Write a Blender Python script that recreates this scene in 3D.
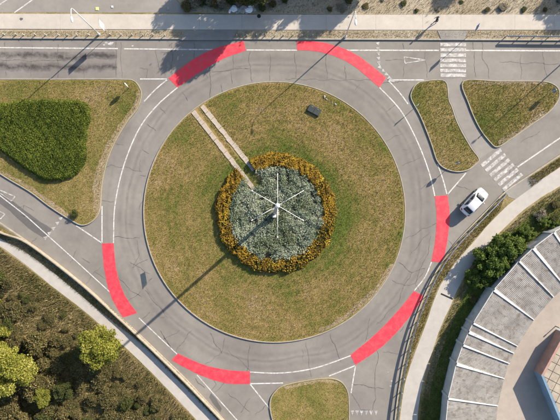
import bpy, bmesh, math, random
import numpy as np
from mathutils import Vector, Matrix, Quaternion
from mathutils.geometry import tessellate_polygon

R = math.radians
random.seed(7); rng = np.random.default_rng(7)
sc = bpy.context.scene
col = sc.collection
for o in list(bpy.data.objects): bpy.data.objects.remove(o)

# ------------------------------------------------------------------ camera, sky, sun, exposure
S = 0.14            # metres per photograph pixel on the ground
H = 54.4            # flying height
cam_d = bpy.data.cameras.new('camera'); cam = bpy.data.objects.new('camera', cam_d); col.objects.link(cam)
cam.location = (0, 0, H); cam.rotation_euler = (0, 0, 0)
cam_d.sensor_width = 36; cam_d.sensor_fit = 'HORIZONTAL'
cam_d.lens = 36 * H / (560 * S)
cam_d.clip_start = 0.5; cam_d.clip_end = 3000
sc.camera = cam

SUN_AZ, SUN_EL = R(41.8), R(23.5)
w = bpy.data.worlds.new('World'); sc.world = w; w.use_nodes = True
nt = w.node_tree; bg = nt.nodes['Background']
sky = nt.nodes.new('ShaderNodeTexSky'); sky.sky_type = 'NISHITA'; sky.sun_disc = False
sky.sun_elevation = SUN_EL; sky.sun_rotation = math.pi/2 - SUN_AZ
sky.air_density = 1.0; sky.dust_density = 1.2; sky.ozone_density = 1.2
nt.links.new(sky.outputs[0], bg.inputs[0]); bg.inputs[1].default_value = 0.092

sd = bpy.data.lights.new('sun', 'SUN'); sun = bpy.data.objects.new('sun', sd); col.objects.link(sun)
sd.energy = 5.0; sd.angle = R(0.55); sd.color = (1.0, 0.885, 0.74)
dsun = Vector((math.cos(SUN_EL)*math.cos(SUN_AZ), math.cos(SUN_EL)*math.sin(SUN_AZ), math.sin(SUN_EL)))
sun.rotation_euler = dsun.to_track_quat('Z', 'Y').to_euler(); sun.location = dsun*80

sc.view_settings.view_transform = 'Standard'; sc.view_settings.look = 'None'
sc.view_settings.gamma = 1; sc.view_settings.use_curve_mapping = False
sc.view_settings.exposure = 1.24
sc.render.engine = 'CYCLES'

# ------------------------------------------------------------------ helpers
def W(px, py, z=0.0):
    """survey point -> metres (z: height at which that point was surveyed)"""
    k = S*(H-z)/H
    return ((px-280)*k, (210-py)*k)

def tag(o, label=None, cat=None, group=None, kind=None):
    if label: o['label'] = label
    if cat: o['category'] = cat
    if group: o['group'] = group
    if kind: o['kind'] = kind
    return o

def link(name, me, mat=None, parent=None):
    o = bpy.data.objects.new(name, me); col.objects.link(o)
    if mat is not None and me is not None and not me.materials: me.materials.append(mat)
    if parent is not None: o.parent = parent
    return o

def empty(name, loc=(0,0,0), rz=0):
    o = bpy.data.objects.new(name, None); col.objects.link(o)
    o.location = loc; o.rotation_euler = (0,0,rz); o.empty_display_size = .3
    return o

def copy_tree(o, parent=None):
    c = o.copy(); col.objects.link(c); c.parent = parent
    for ch in [x for x in o.children]: copy_tree(ch, c)
    return c

def np_mesh(name, V, F, rnd=None, smooth=False):
    V = np.asarray(V, np.float32); F = np.asarray(F, np.int32)
    me = bpy.data.meshes.new(name)
    n, k = F.shape
    me.vertices.add(len(V)); me.vertices.foreach_set('co', V.ravel())
    me.loops.add(n*k); me.loops.foreach_set('vertex_index', F.ravel())
    me.polygons.add(n); me.polygons.foreach_set('loop_start', np.arange(0, n*k, k, dtype=np.int32))
    me.update(calc_edges=True)
    if rnd is not None:
        a = me.attributes.new('rnd', 'FLOAT', 'POINT'); a.data.foreach_set('value', np.asarray(rnd, np.float32))
    if smooth: me.polygons.foreach_set('use_smooth', np.ones(n, bool))
    return me

class MB:
    """collects shapes into one mesh"""
    def __init__(s): s.v = []; s.f = []
    def add(s, vs, fs):
        b = len(s.v); s.v += [tuple(x) for x in vs]; s.f += [tuple(i+b for i in f) for f in fs]; return s
    def box(s, c, d, rz=0, M=None):
        x, y, z = d[0]/2, d[1]/2, d[2]/2
        vs = [Vector((a*x, b*y, e*z)) for e in (-1,1) for b in (-1,1) for a in (-1,1)]
        m = Matrix.Rotation(rz, 3, 'Z') if M is None else M
        vs = [m@v + Vector(c) for v in vs]
        return s.add(vs, [(0,2,3,1),(4,5,7,6),(0,1,5,4),(2,6,7,3),(0,4,6,2),(1,3,7,5)])
    def tube(s, pts, radii, n=10, cap=True):
        pts = [Vector(p) for p in pts]
        if not hasattr(radii, '__len__'): radii = [radii]*len(pts)
        rings = []; prev = None
        for i, p in enumerate(pts):
            t = (pts[min(i+1, len(pts)-1)] - pts[max(i-1, 0)]).normalized()
            a = Vector((0,0,1)) if abs(t.z) < .9 else Vector((1,0,0))
            u = t.cross(a).normalized() if prev is None else (prev - t*prev.dot(t)).normalized()
            prev = u; v = t.cross(u)
            rings.append([p + (u*math.cos(2*math.pi*k/n) + v*math.sin(2*math.pi*k/n))*radii[i] for k in range(n)])
        vs = [q for r in rings for q in r]; fs = []
        for i in range(len(rings)-1):
            for k in range(n):
                fs.append((i*n+k, i*n+(k+1) % n, (i+1)*n+(k+1) % n, (i+1)*n+k))
        if cap:
            fs.append(tuple(range(n-1, -1, -1))); fs.append(tuple((len(rings)-1)*n+k for k in range(n)))
        return s.add(vs, fs)
    def build(s, name, mat, parent=None, smooth=False, bevel=0):
        me = bpy.data.meshes.new(name); me.from_pydata(s.v, [], s.f); me.update()
        if smooth: me.polygons.foreach_set('use_smooth', [True]*len(me.polygons))
        o = link(name, me, mat, parent)
        if bevel:
            m = o.modifiers.new('bevel', 'BEVEL'); m.width = bevel; m.segments = 2; m.limit_method = 'ANGLE'
        return o

def catmull(pts, closed=False, n=6):
    P = [Vector((p[0], p[1])) for p in pts]; L = len(P); out = []
    rngi = range(L) if closed else range(L-1)
    for i in rngi:
        if closed: p0, p1, p2, p3 = P[(i-1) % L], P[i], P[(i+1) % L], P[(i+2) % L]
        else: p0, p1, p2, p3 = P[max(i-1,0)], P[i], P[i+1], P[min(i+2, L-1)]
        for k in range(n):
            t = k/n
            out.append(tuple(.5*((2*p1) + (p2-p0)*t + (2*p0-5*p1+4*p2-p3)*t*t + (3*p1-p0-3*p2+p3)*t**3)))
    if not closed: out.append(tuple(P[-1]))
    return out

def pxw(pts): return [W(*p) for p in pts]

def tess(loops):
    return tessellate_polygon([[Vector((p[0], p[1], 0)) for p in l] for l in loops])

def sheet(name, pts, z, mat, parent=None, holes=()):
    loops = [pts] + list(holes)
    allp = [p for l in loops for p in l]
    fs = tess(loops)
    me = bpy.data.meshes.new(name)
    out = []
    for f in fs:
        a, b, c = [allp[i] for i in f]
        if (b[0]-a[0])*(c[1]-a[1]) - (b[1]-a[1])*(c[0]-a[0]) < 0: f = (f[0], f[2], f[1])
        out.append(tuple(f))
    me.from_pydata([(p[0], p[1], z) for p in allp], [], out); me.update()
    return link(name, me, mat, parent)

def area2(pts): return sum(pts[i-1][0]*pts[i][1]-pts[i][0]*pts[i-1][1] for i in range(len(pts)))

def prism(name, pts, z0, z1, mat, parent=None):
    if area2(pts) < 0: pts = pts[::-1]
    n = len(pts); fs = []
    for f in tess([pts]):
        a, b, c = [pts[i] for i in f]
        if (b[0]-a[0])*(c[1]-a[1]) - (b[1]-a[1])*(c[0]-a[0]) < 0: f = (f[0], f[2], f[1])
        fs.append(tuple(i+n for i in f))
    for i in range(n): fs.append((i, (i+1) % n, n+(i+1) % n, n+i))
    me = bpy.data.meshes.new(name)
    me.from_pydata([(p[0],p[1],z0) for p in pts] + [(p[0],p[1],z1) for p in pts], [], fs); me.update()
    return link(name, me, mat, parent)

def offsets(pts, d, closed=False):
    P = [Vector(p) for p in pts]; L = len(P); out = []
    for i in range(L):
        a = P[(i-1) % L] if closed else P[max(i-1,0)]
        b = P[(i+1) % L] if closed else P[min(i+1,L-1)]
        t = (b-a)
        if t.length < 1e-9: t = Vector((1,0))
        t.normalize(); nrm = Vector((-t.y, t.x)); out.append(tuple(P[i] + nrm*d))
    return out

def ribbon(name, pts, d0, d1, z, mat, parent=None, closed=False, z0=None):
    """flat (or solid when z0 is given) strip between offsets d0 and d1 of a line in metres"""
    A = offsets(pts, d0, closed); B = offsets(pts, d1, closed); n = len(pts)
    vs = [(a[0],a[1],z) for a in A] + [(b[0],b[1],z) for b in B]; fs = []
    rr = range(n) if closed else range(n-1)
    flip = d1 < d0
    for i in rr:
        j = (i+1) % n; f = (i, j, n+j, n+i)
        fs.append(f[::-1] if flip else f)
    if z0 is not None:
        vs += [(a[0],a[1],z0) for a in A] + [(b[0],b[1],z0) for b in B]
        for i in rr:
            j = (i+1) % n
            fs.append((2*n+i, 2*n+j, j, i)); fs.append((n+i, n+j, 3*n+j, 3*n+i))
        if not closed:
            fs.append((0, n, 3*n, 2*n)); fs.append((n-1, 2*n-1, 4*n-1, 3*n-1))
    me = bpy.data.meshes.new(name); me.from_pydata(vs, [], fs); me.update()
    return link(name, me, mat, parent)

def inside(X, Y, poly):
    P = np.array(poly); x1, y1 = P[:,0], P[:,1]; x2, y2 = np.roll(x1,-1), np.roll(y1,-1)
    c = np.zeros(X.shape, bool)
    for a,b,d,e in zip(x1,y1,x2,y2):
        if b == e: continue
        c ^= ((b > Y) != (e > Y)) & (X < (d-a)*(Y-b)/(e-b)+a)
    return c
def edge_dist(X, Y, poly):
    P = np.array(poly); Q = np.roll(P,-1,0); D = np.full(X.shape, 1e9)
    for (a,b),(c,d) in zip(P,Q):
        dx,dy = c-a,d-b; L = dx*dx+dy*dy+1e-12
        t = np.clip(((X-a)*dx+(Y-b)*dy)/L,0,1); D = np.minimum(D, np.hypot(X-a-t*dx, Y-b-t*dy))
    return D
def scatter(poly, n):
    P = np.array(poly); lo, hi = P.min(0), P.max(0)
    out = np.zeros((0,2))
    while len(out) < n:
        q = lo + rng.random((n*2,2))*(hi-lo); q = q[inside(q[:,0], q[:,1], poly)]; out = np.vstack([out,q])
    return out[:n]
def wob(X, Y, sc_, seed=0):
    """cheap smooth noise about -1..1"""
    g = np.random.default_rng(seed); r = 0
    for i in range(6):
        a = g.random()*6.28; f = sc_*(.5+1.4*g.random()); r = r + np.sin((X*math.cos(a)+Y*math.sin(a))*f + g.random()*6.28)
    return r/3.2

# ------------------------------------------------------------------ materials
def new_mat(name):
    m = bpy.data.materials.new(name); m.use_nodes = True
    t = m.node_tree; return m, t, t.nodes['Principled BSDF']
def N(t, kind, **kw):
    n = t.nodes.new(kind)
    for k, v in kw.items(): setattr(n, k, v)
    return n
def noise(t, scale, detail=4, rough=.6, vec=None, dist=0):
    n = N(t, 'ShaderNodeTexNoise'); n.inputs['Scale'].default_value = scale
    n.inputs['Detail'].default_value = detail; n.inputs['Roughness'].default_value = rough
    n.inputs['Distortion'].default_value = dist
    if vec is not None: t.links.new(vec, n.inputs['Vector'])
    return n.outputs['Fac']
def ramp(t, fac, stops, interp='LINEAR'):
    r = N(t, 'ShaderNodeValToRGB'); e = r.color_ramp.elements; r.color_ramp.interpolation = interp
    while len(e) < len(stops): e.new(.5)
    for el, (p, c) in zip(e, stops):
        el.position = p; el.color = (c[0], c[1], c[2], 1) if hasattr(c, '__len__') else (c,c,c,1)
    t.links.new(fac, r.inputs[0]); return r.outputs[0]
def mix(t, fac, a, b, mode='MIX'):
    m = N(t, 'ShaderNodeMix', data_type='RGBA', blend_type=mode)
    if isinstance(fac, (int,float)): m.inputs[0].default_value = fac
    else: t.links.new(fac, m.inputs[0])
    for s, x in ((m.inputs[6], a), (m.inputs[7], b)):
        if isinstance(x, tuple): s.default_value = (*x, 1) if len(x) == 3 else x
        else: t.links.new(x, s)
    return m.outputs[2]
def mth(t, op, a, b=None, clamp=False):
    m = N(t, 'ShaderNodeMath', operation=op, use_clamp=clamp)
    for s, x in zip(m.inputs, (a, b)):
        if x is None: continue
        if isinstance(x, (int,float)): s.default_value = x
        else: t.links.new(x, s)
    return m.outputs[0]
def objco(t): return N(t, 'ShaderNodeTexCoord').outputs['Object']
def bump(t, b, h, strength, dist):
    n = N(t, 'ShaderNodeBump'); n.inputs['Strength'].default_value = strength; n.inputs['Distance'].default_value = dist
    t.links.new(h, n.inputs['Height']); t.links.new(n.outputs[0], b.inputs['Normal'])

def simple(name, c, rough=.6, metal=0, var=.12, scale=3, bmp=0, bscale=30, dirt=None):
    m, t, b = new_mat(name); v = objco(t)
    f = noise(t, scale, 5, .65, v)
    lo = tuple(x*(1-var) for x in c); hi = tuple(min(1, x*(1+var)) for x in c)
    cc = ramp(t, f, [(.3, lo), (.7, hi)])
    if dirt:
        f2 = ramp(t, noise(t, dirt[1], 6, .7, v), [(dirt[2], 0.0), (dirt[2]+.15, 1.0)])
        cc = mix(t, f2, cc, dirt[0])
    t.links.new(cc, b.inputs['Base Color']); b.inputs['Roughness'].default_value = rough; b.inputs['Metallic'].default_value = metal
    if bmp: bump(t, b, noise(t, bscale, 3, .6, v), bmp, .02)
    return m

def grass_mat(name, straw, olive, green, soil, bed=None, seed=0.0, gbias=.5):
    m, t, b = new_mat(name); v = objco(t)
    mp = N(t, 'ShaderNodeMapping'); mp.inputs['Location'].default_value = (seed, seed*1.7, 0); t.links.new(v, mp.inputs[0]); v2 = mp.outputs[0]
    big = noise(t, .16, 5, .62, v2); mid = noise(t, .9, 6, .7, v2, .6); fine = noise(t, 7, 5, .75, v2)
    g = mth(t, 'ADD', mth(t, 'MULTIPLY', big, .75), mth(t, 'MULTIPLY', mid, .25))
    if bed:
        # watered, greener turf close to the planting
        sx = N(t, 'ShaderNodeSeparateXYZ'); t.links.new(v, sx.inputs[0])
        dx = mth(t, 'SUBTRACT', sx.outputs[0], bed[0]); dy = mth(t, 'SUBTRACT', sx.outputs[1], bed[1])
        r = mth(t, 'SQRT', mth(t, 'ADD', mth(t, 'MULTIPLY', dx, dx), mth(t, 'MULTIPLY', dy, dy)))
        k = N(t, 'ShaderNodeMapRange'); t.links.new(r, k.inputs[0])
        for i, x in enumerate((8.3, 12.2, .13, 0)): k.inputs[i+1].default_value = x
        g = mth(t, 'ADD', g, k.outputs[0])
        # mowing rings
        wv = mth(t, 'MULTIPLY', mth(t, 'SINE', mth(t, 'ADD', mth(t, 'MULTIPLY', r, 5.2), mth(t, 'MULTIPLY', mid, 9))), .032)
        g = mth(t, 'ADD', g, wv)
    c = ramp(t, g, [(gbias-.17, soil), (gbias-.08, straw), (gbias+.02, olive), (gbias+.14, green)])
    c = mix(t, .75, c, ramp(t, fine, [(.3, .68), (.5, .97), (.72, 1.38)]), 'MULTIPLY')
    t.links.new(c, b.inputs['Base Color']); b.inputs['Roughness'].default_value = .95
    b.inputs['Specular IOR Level'].default_value = .1
    bump(t, b, mth(t, 'ADD', fine, mid), .8, .06)
    return m

def blade_mat(name, stops, trans=.25, rough=.8):
    m, t, b = new_mat(name)
    a = N(t, 'ShaderNodeAttribute', attribute_name='rnd')
    oi = N(t, 'ShaderNodeObjectInfo')
    f = mth(t, 'ADD', a.outputs['Fac'], mth(t, 'MULTIPLY', mth(t, 'SUBTRACT', oi.outputs['Random'], .5), .16), True)
    c = ramp(t, f, stops); t.links.new(c, b.inputs['Base Color']); b.inputs['Roughness'].default_value = rough
    b.inputs['Specular IOR Level'].default_value = .25
    tr = N(t, 'ShaderNodeBsdfTranslucent'); t.links.new(c, tr.inputs[0])
    mx = N(t, 'ShaderNodeMixShader'); mx.inputs[0].default_value = trans
    t.links.new(b.outputs[0], mx.inputs[1]); t.links.new(tr.outputs[0], mx.inputs[2])
    t.links.new(mx.outputs[0], t.nodes['Material Output'].inputs[0])
    return m

def asphalt_mat(name, base, tint=(1,.955,.9), patch=.12, stain=False, ring=None):
    m, t, b = new_mat(name); v = objco(t)
    big = noise(t, .11, 6, .62, v, .4); mid = noise(t, 1.1, 6, .7, v); fine = noise(t, 38, 3, .7, v)
    c1 = tuple(base*(1-patch)*x for x in tint); c2 = tuple(base*(1+patch)*x for x in tint)
    c = ramp(t, big, [(.32, c1), (.66, c2)])
    c = mix(t, .55, c, ramp(t, mid, [(.3, .84), (.7, 1.14)]), 'MULTIPLY')
    c = mix(t, .5, c, ramp(t, fine, [(.3, .75), (.7, 1.25)]), 'MULTIPLY')
    if ring:
        # polished wheel tracks and the drip line between them, broken up by noise
        sx = N(t, 'ShaderNodeSeparateXYZ'); t.links.new(v, sx.inputs[0])
        dx = mth(t, 'SUBTRACT', sx.outputs[0], ring[0]); dy = mth(t, 'SUBTRACT', sx.outputs[1], ring[1])
        r = mth(t, 'SQRT', mth(t, 'ADD', mth(t, 'MULTIPLY', dx, dx), mth(t, 'MULTIPLY', dy, dy)))
        r = mth(t, 'ADD', r, mth(t, 'MULTIPLY', mth(t, 'SUBTRACT', noise(t, .09, 3, .5, v), .5), 2.2))
        tot = None
        for rc, hw, am in ((19.9, .55, .7), (21.6, .6, .7), (20.75, .3, 1.0), (23.6, .4, .45)):
            k = N(t, 'ShaderNodeMapRange'); k.interpolation_type = 'SMOOTHSTEP'; t.links.new(mth(t, 'ABSOLUTE', mth(t, 'SUBTRACT', r, rc)), k.inputs[0])
            for i, x in enumerate((0.0, hw, am, 0)): k.inputs[i+1].default_value = x
            tot = k.outputs[0] if tot is None else mth(t, 'MAXIMUM', tot, k.outputs[0])
        wr = mth(t, 'MULTIPLY', tot, ramp(t, noise(t, .5, 6, .7, v), [(.34, .08), (.64, .42)]))
        c = mix(t, wr, c, (.085, .078, .072))
    # oil drips and dark blotches
    bl = ramp(t, noise(t, .55, 8, .75, v), [(.63, 0.0), (.74, 1.0)])
    c = mix(t, mth(t, 'MULTIPLY', bl, .28), c, (.055, .052, .05))
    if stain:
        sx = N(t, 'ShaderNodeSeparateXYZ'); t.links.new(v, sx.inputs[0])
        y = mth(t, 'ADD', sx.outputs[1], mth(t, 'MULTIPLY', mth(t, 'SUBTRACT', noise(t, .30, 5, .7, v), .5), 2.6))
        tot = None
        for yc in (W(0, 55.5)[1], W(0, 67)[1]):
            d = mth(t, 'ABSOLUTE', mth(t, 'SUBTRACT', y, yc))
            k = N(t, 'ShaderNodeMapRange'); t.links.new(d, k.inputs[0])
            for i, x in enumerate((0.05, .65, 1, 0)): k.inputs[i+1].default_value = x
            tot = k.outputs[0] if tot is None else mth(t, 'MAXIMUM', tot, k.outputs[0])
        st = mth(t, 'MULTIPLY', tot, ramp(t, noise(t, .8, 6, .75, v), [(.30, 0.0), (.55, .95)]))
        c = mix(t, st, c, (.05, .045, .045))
    t.links.new(c, b.inputs['Base Color']); b.inputs['Roughness'].default_value = .88
    b.inputs['Specular IOR Level'].default_value = .3
    bump(t, b, fine, .35, .012)
    return m

def paint_mat(name, c, worn, under=(.17,.16,.15), thr=.62, rough=.7, scale=2.2):
    m, t, b = new_mat(name); v = objco(t)
    f = mth(t, 'ADD', mth(t, 'MULTIPLY', noise(t, scale, 8, .75, v), .6), mth(t, 'MULTIPLY', noise(t, 22, 4, .7, v), .4))
    k = mth(t, 'MULTIPLY', ramp(t, f, [(thr-.06, 0.0), (thr+.06, 1.0)]), worn)
    cc = mix(t, .5, (*c,), ramp(t, noise(t, .7, 5, .65, v), [(.3, .8), (.7, 1.12)]), 'MULTIPLY')
    cc = mix(t, k, cc, under); t.links.new(cc, b.inputs['Base Color']); b.inputs['Roughness'].default_value = rough
    return m

M = {}
M['green'] = grass_mat('green_turf', (.19,.175,.06), (.115,.14,.032), (.07,.105,.02), (.18,.15,.08), seed=41, gbias=.5)  # greener turf for the garage verge and the bed notch
M['ground'] = grass_mat('dry_ground', (.30,.24,.13), (.19,.155,.065), (.10,.105,.03), (.27,.205,.13), seed=3.3, gbias=.53)
M['topdirt'] = grass_mat('pale_dirt', (.34,.285,.20), (.33,.27,.185), (.19,.165,.075), (.40,.345,.26), seed=9.1, gbias=.60)
BED = W(276, 213)
M['island'] = grass_mat('island_turf', (.275,.20,.078), (.195,.165,.05), (.105,.135,.026), (.31,.225,.12), bed=BED, gbias=.53)
M['turf'] = grass_mat('verge_turf', (.27,.205,.08), (.18,.158,.047), (.095,.125,.025), (.30,.225,.125), seed=17, gbias=.515)
M['wood_floor'] = grass_mat('weedy_slope', (.20,.155,.075), (.125,.105,.042), (.065,.075,.02), (.12,.09,.05), seed=31, gbias=.52)
M['asphalt'] = asphalt_mat('worn_asphalt', .205, (1,.925,.83), .17, ring=W(274.5,212))
M['asphalt_old'] = asphalt_mat('old_asphalt', .185, (1,.915,.84), .14, True)
M['asphalt_dark'] = asphalt_mat('patched_asphalt', .115, (1,.95,.92), .16)
M['lot'] = asphalt_mat('lot_asphalt', .24, (1,.93,.84), .14)
M['walk'] = asphalt_mat('pale_sidewalk', .44, (1,.915,.80), .08)
M['walk2'] = asphalt_mat('pale_sidewalk_curved', .40, (1,.93,.84), .08)
M['court'] = asphalt_mat('court_concrete', .33, (1,.87,.75), .13)
M['bluepatch'] = simple('fresh_tar_patch', (.035,.05,.065), .8, var=.2, bmp=.2)
M['tar'] = simple('tar_seal', (.088,.082,.077), .85, var=.4, scale=1.2, dirt=((.15,.14,.13), 1.6, .50))
M['joint'] = simple('joint_dirt', (.10,.09,.08), .9)
M['white'] = paint_mat('white_road_paint', (.60,.585,.56), .9, thr=.53)
M['wornwhite'] = paint_mat('worn_white_paint', (.53,.52,.50), .9, thr=.495)
M['red'] = paint_mat('red_lane_coating', (.78,.030,.055), .7, under=(.44,.10,.105), thr=.53, scale=1.3)
M['kerb'] = simple('kerb_concrete', (.31,.28,.235), .9, var=.2, scale=2, dirt=((.2,.17,.13), 1.5, .58))
M['kerb_yellow'] = simple('pale_kerb_concrete', (.215,.19,.15), .9, var=.2, scale=2, dirt=((.25,.21,.15), 1.5, .6))
M['concrete'] = simple('concrete', (.42,.39,.35), .9, var=.2, scale=1.5, bmp=.2, dirt=((.22,.2,.16), 1.1, .6))
M['slab'] = simple('path_slab', (.40,.34,.28), .9, var=.3, scale=1.2, bmp=.2, dirt=((.2,.16,.1), 1.4, .56))
M['steel'] = simple('galvanised_steel', (.33,.35,.37), .55, .35, var=.15, scale=2)
M['lampgrey'] = simple('lamp_pole_paint', (.60,.60,.58), .5, .2)
M['lampwhite'] = simple('lamp_head_paint', (.82,.82,.80), .35)
M['mast'] = simple('mast_paint', (.40,.41,.42), .45, .2)
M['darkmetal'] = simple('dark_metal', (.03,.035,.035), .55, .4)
M['signback'] = simple('sign_back_grey', (.22,.25,.28), .5, .3)
M['signwhite'] = simple('sign_white', (.80,.80,.80), .5)
M['signblue'] = simple('sign_blue', (.05,.13,.30), .5)
M['yellow'] = simple('yellow_paint', (.70,.60,.22), .7)
M['stone'] = simple('rubble_stone', (.30,.29,.27), .9, var=.25, bmp=.4, bscale=8)
M['soil'] = simple('bed_soil', (.085,.072,.04), .95, var=.3)
M['bark'] = simple('bark', (.10,.075,.05), .95, var=.3, scale=6, bmp=.5)
M['hedge'] = blade_mat('hedge_leaves', [(0,(.03,.05,.009)), (.4,(.085,.12,.015)), (.75,(.16,.195,.024)), (1,(.27,.29,.055))])
M['silver'] = blade_mat('silver_leaves', [(0,(.11,.14,.06)), (.3,(.22,.26,.165)), (.65,(.34,.385,.29)), (.92,(.46,.46,.32)), (1,(.42,.35,.14))], .15)
M['marigold_leaf'] = blade_mat('marigold_leaves', [(0,(.03,.04,.008)), (.5,(.085,.08,.014)), (1,(.16,.125,.018))])
M['marigold'] = blade_mat('marigold_petals', [(0,(.13,.08,.010)), (.4,(.26,.145,.012)), (.8,(.37,.225,.018)), (1,(.38,.30,.035))], .15)
M['yellowgreen'] = blade_mat('yellow_green_leaves', [(0,(.075,.085,.012)), (.4,(.19,.20,.028)), (.8,(.33,.32,.065)), (1,(.48,.44,.17))], .3)
M['darkgreen'] = blade_mat('dark_green_leaves', [(0,(.025,.035,.01)), (.5,(.065,.078,.02)), (1,(.14,.14,.042))])
M['midgreen'] = blade_mat('mid_green_leaves', [(0,(.035,.06,.012)), (.5,(.10,.15,.025)), (1,(.23,.27,.06))], .3)
M['drybrush'] = blade_mat('dry_brush_leaves', [(0,(.045,.047,.016)), (.45,(.10,.088,.032)), (.8,(.175,.14,.058)), (1,(.28,.235,.115))], .2)
M['greybrush'] = blade_mat('grey_brush_leaves', [(0,(.12,.105,.07)), (.5,(.22,.195,.14)), (1,(.38,.34,.27))], .2)
M['blade'] = blade_mat('turf_blades', [(0,(.085,.12,.024)), (.35,(.165,.152,.043)), (.7,(.245,.19,.068)), (1,(.32,.25,.11))], .2)
M['weed'] = blade_mat('weed_blades', [(0,(.055,.06,.018)), (.45,(.11,.095,.036)), (.8,(.19,.15,.065)), (1,(.31,.255,.13))], .2)
M['verge'] = blade_mat('verge_blades', [(0,(.05,.08,.016)), (.4,(.10,.125,.03)), (.75,(.17,.155,.05)), (1,(.30,.25,.11))], .2)
M['roof'] = simple('fibre_cement_sheet', (.245,.232,.213), .9, var=.28, scale=.8, dirt=((.15,.125,.105), 1.7, .50))
M['flash'] = simple('white_flashing', (.56,.555,.54), .7, var=.18, scale=1.0, dirt=((.30,.28,.25), 1.5, .55))
M['plaster'] = simple('grey_plaster', (.42,.42,.41), .9, var=.15, scale=.8, dirt=((.25,.24,.22), .9, .6))
M['bluewall'] = simple('blue_wall', (.16,.25,.34), .8, var=.15, scale=.9)  # blue tone of the walls and copings that are not brown
M['brownskirt'] = simple('brown_roof_skirt', (.36,.22,.18), .85, var=.2, scale=1.2)
M['rooftile'] = simple('tan_roof_felt', (.35,.30,.235), .9, var=.2, scale=.8, dirt=((.22,.185,.14), 1.2, .56))
M['door'] = simple('garage_door_paint', (.20,.22,.20), .6)
M['hatch'] = simple('dark_hatch_cover', (.022,.030,.028), .6, var=.3)

# ------------------------------------------------------------------ ground, road and islands
road_px_top = [(-420,37.5), (-200,38), (0,39), (280,40), (560,41), (960,43)]
right_edge = [(560,154), (527,176), (505,190), (490,206), (470,226), (455,242), (443,258), (433,275), (424,294), (415,317), (408,340), (402,365), (397,395), (394,420), (390,470), (388,620)]
left_edge = [(330,620), (318,540), (285,485), (225,420), (185,377), (140,334), (116,312.5), (62,268), (30,242), (0,222)]
outline_px = road_px_top + [(960,84), (720,86), (640,106)] + right_edge + left_edge + [(-70,172), (-200,84), (-420,80)]
def dense(pts, step=6):
    out = []
    for a, b in zip(pts, pts[1:]+pts[:1]):
        n = max(1, int(math.hypot(b[0]-a[0], b[1]-a[1])/step))
        out += [(a[0]+(b[0]-a[0])*i/n, a[1]+(b[1]-a[1])*i/n) for i in range(n)]
    return out
def smooth_closed(pts, it=2):
    for _ in range(it):
        pts = [((pts[i-1][0]+2*pts[i][0]+pts[(i+1) % len(pts)][0])/4, (pts[i-1][1]+2*pts[i][1]+pts[(i+1) % len(pts)][1])/4) for i in range(len(pts))]
    return pts
outline = pxw(smooth_closed(dense(outline_px)))
if area2(outline) < 0: outline = outline[::-1]
GZ = 0.10
BIG = 900
road = tag(sheet('road', outline, 0, M['asphalt']), 'grey worn asphalt roundabout road and its approaches', 'road', kind='structure')
ground = tag(sheet('ground', [(-BIG,-BIG),(BIG,-BIG),(BIG,BIG),(-BIG,BIG)], GZ, M['ground'], holes=[outline]), 'dry ground around the roundabout', 'ground', kind='structure')
kerb = tag(ribbon('kerb', outline, -.02, -.20, GZ+.035, M['kerb'], closed=True, z0=-.05), 'concrete kerb along the outer edge of the road', 'kerb', kind='structure')

def island(name, pts_px, mat, label, dens, top=.10, km='kerb', smooth_n=5, kw=.12):
    pts = pxw(catmull(pts_px, True, smooth_n))
    if area2(pts) < 0: pts = pts[::-1]
    o = tag(prism(name, pts, -.02, top, mat), label, 'traffic island', kind='structure')
    ribbon('kerb', pts, .01, kw, top+.04, M[km], o, True, z0=-.02)
    return o, pts
circ = [(274.5+131*math.cos(a), 212+130.5*math.sin(a)) for a in [i*2*math.pi/60 for i in range(60)]]
central, central_pts = island('grass_island', circ, M['island'], 'round dry grass island in the middle of the roundabout', 0, smooth_n=2)
ul_px = [(-145,80), (-80,79), (0,79), (60,79), (122,79), (134,80.5), (140,87), (142,96), (138,109), (128,122), (118,138), (110,155), (105,172), (102,190), (101,206), (98,216), (91,223), (82,225.5), (72,221), (50,207), (30,192), (0,174), (-60,134), (-140,84)]
ul, ul_pts = island('grass_island', ul_px, M['turf'], 'grass island holding the clipped green hedge', 0, smooth_n=4)
i1_px = [(445,81), (449,100), (452,107), (458,124), (470,146), (479,159), (474,166), (466,171), (455,172), (443,168), (436,160), (430,142), (420,117), (411,100), (411,92), (416,84), (424,81)]
i1, i1_pts = island('grass_island', i1_px, M['turf'], 'narrow grass splitter island between the red lanes and the footpath', 0)
i2_px = [(463,81), (468,104), (478,127), (489,142), (497,147.5), (510,140), (530,126), (547,114), (556,104), (559.5,95), (557,87), (548,82), (535,81), (500,81)]
i2, i2_pts = island('grass_island', i2_px, M['turf'], 'triangular grass island beside the curved crossing footpath', 0)
i3_px = [(270,400), (274,392), (283,385), (305,380), (328,377.5), (341,381), (348,391), (349.5,405), (349,430), (345,480), (330,520), (312,505), (288,460), (274,425), (270,410)]
i3, i3_pts = island('grass_island', i3_px, M['turf'], 'rounded dry grass island dividing the road below the roundabout', 0)

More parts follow.
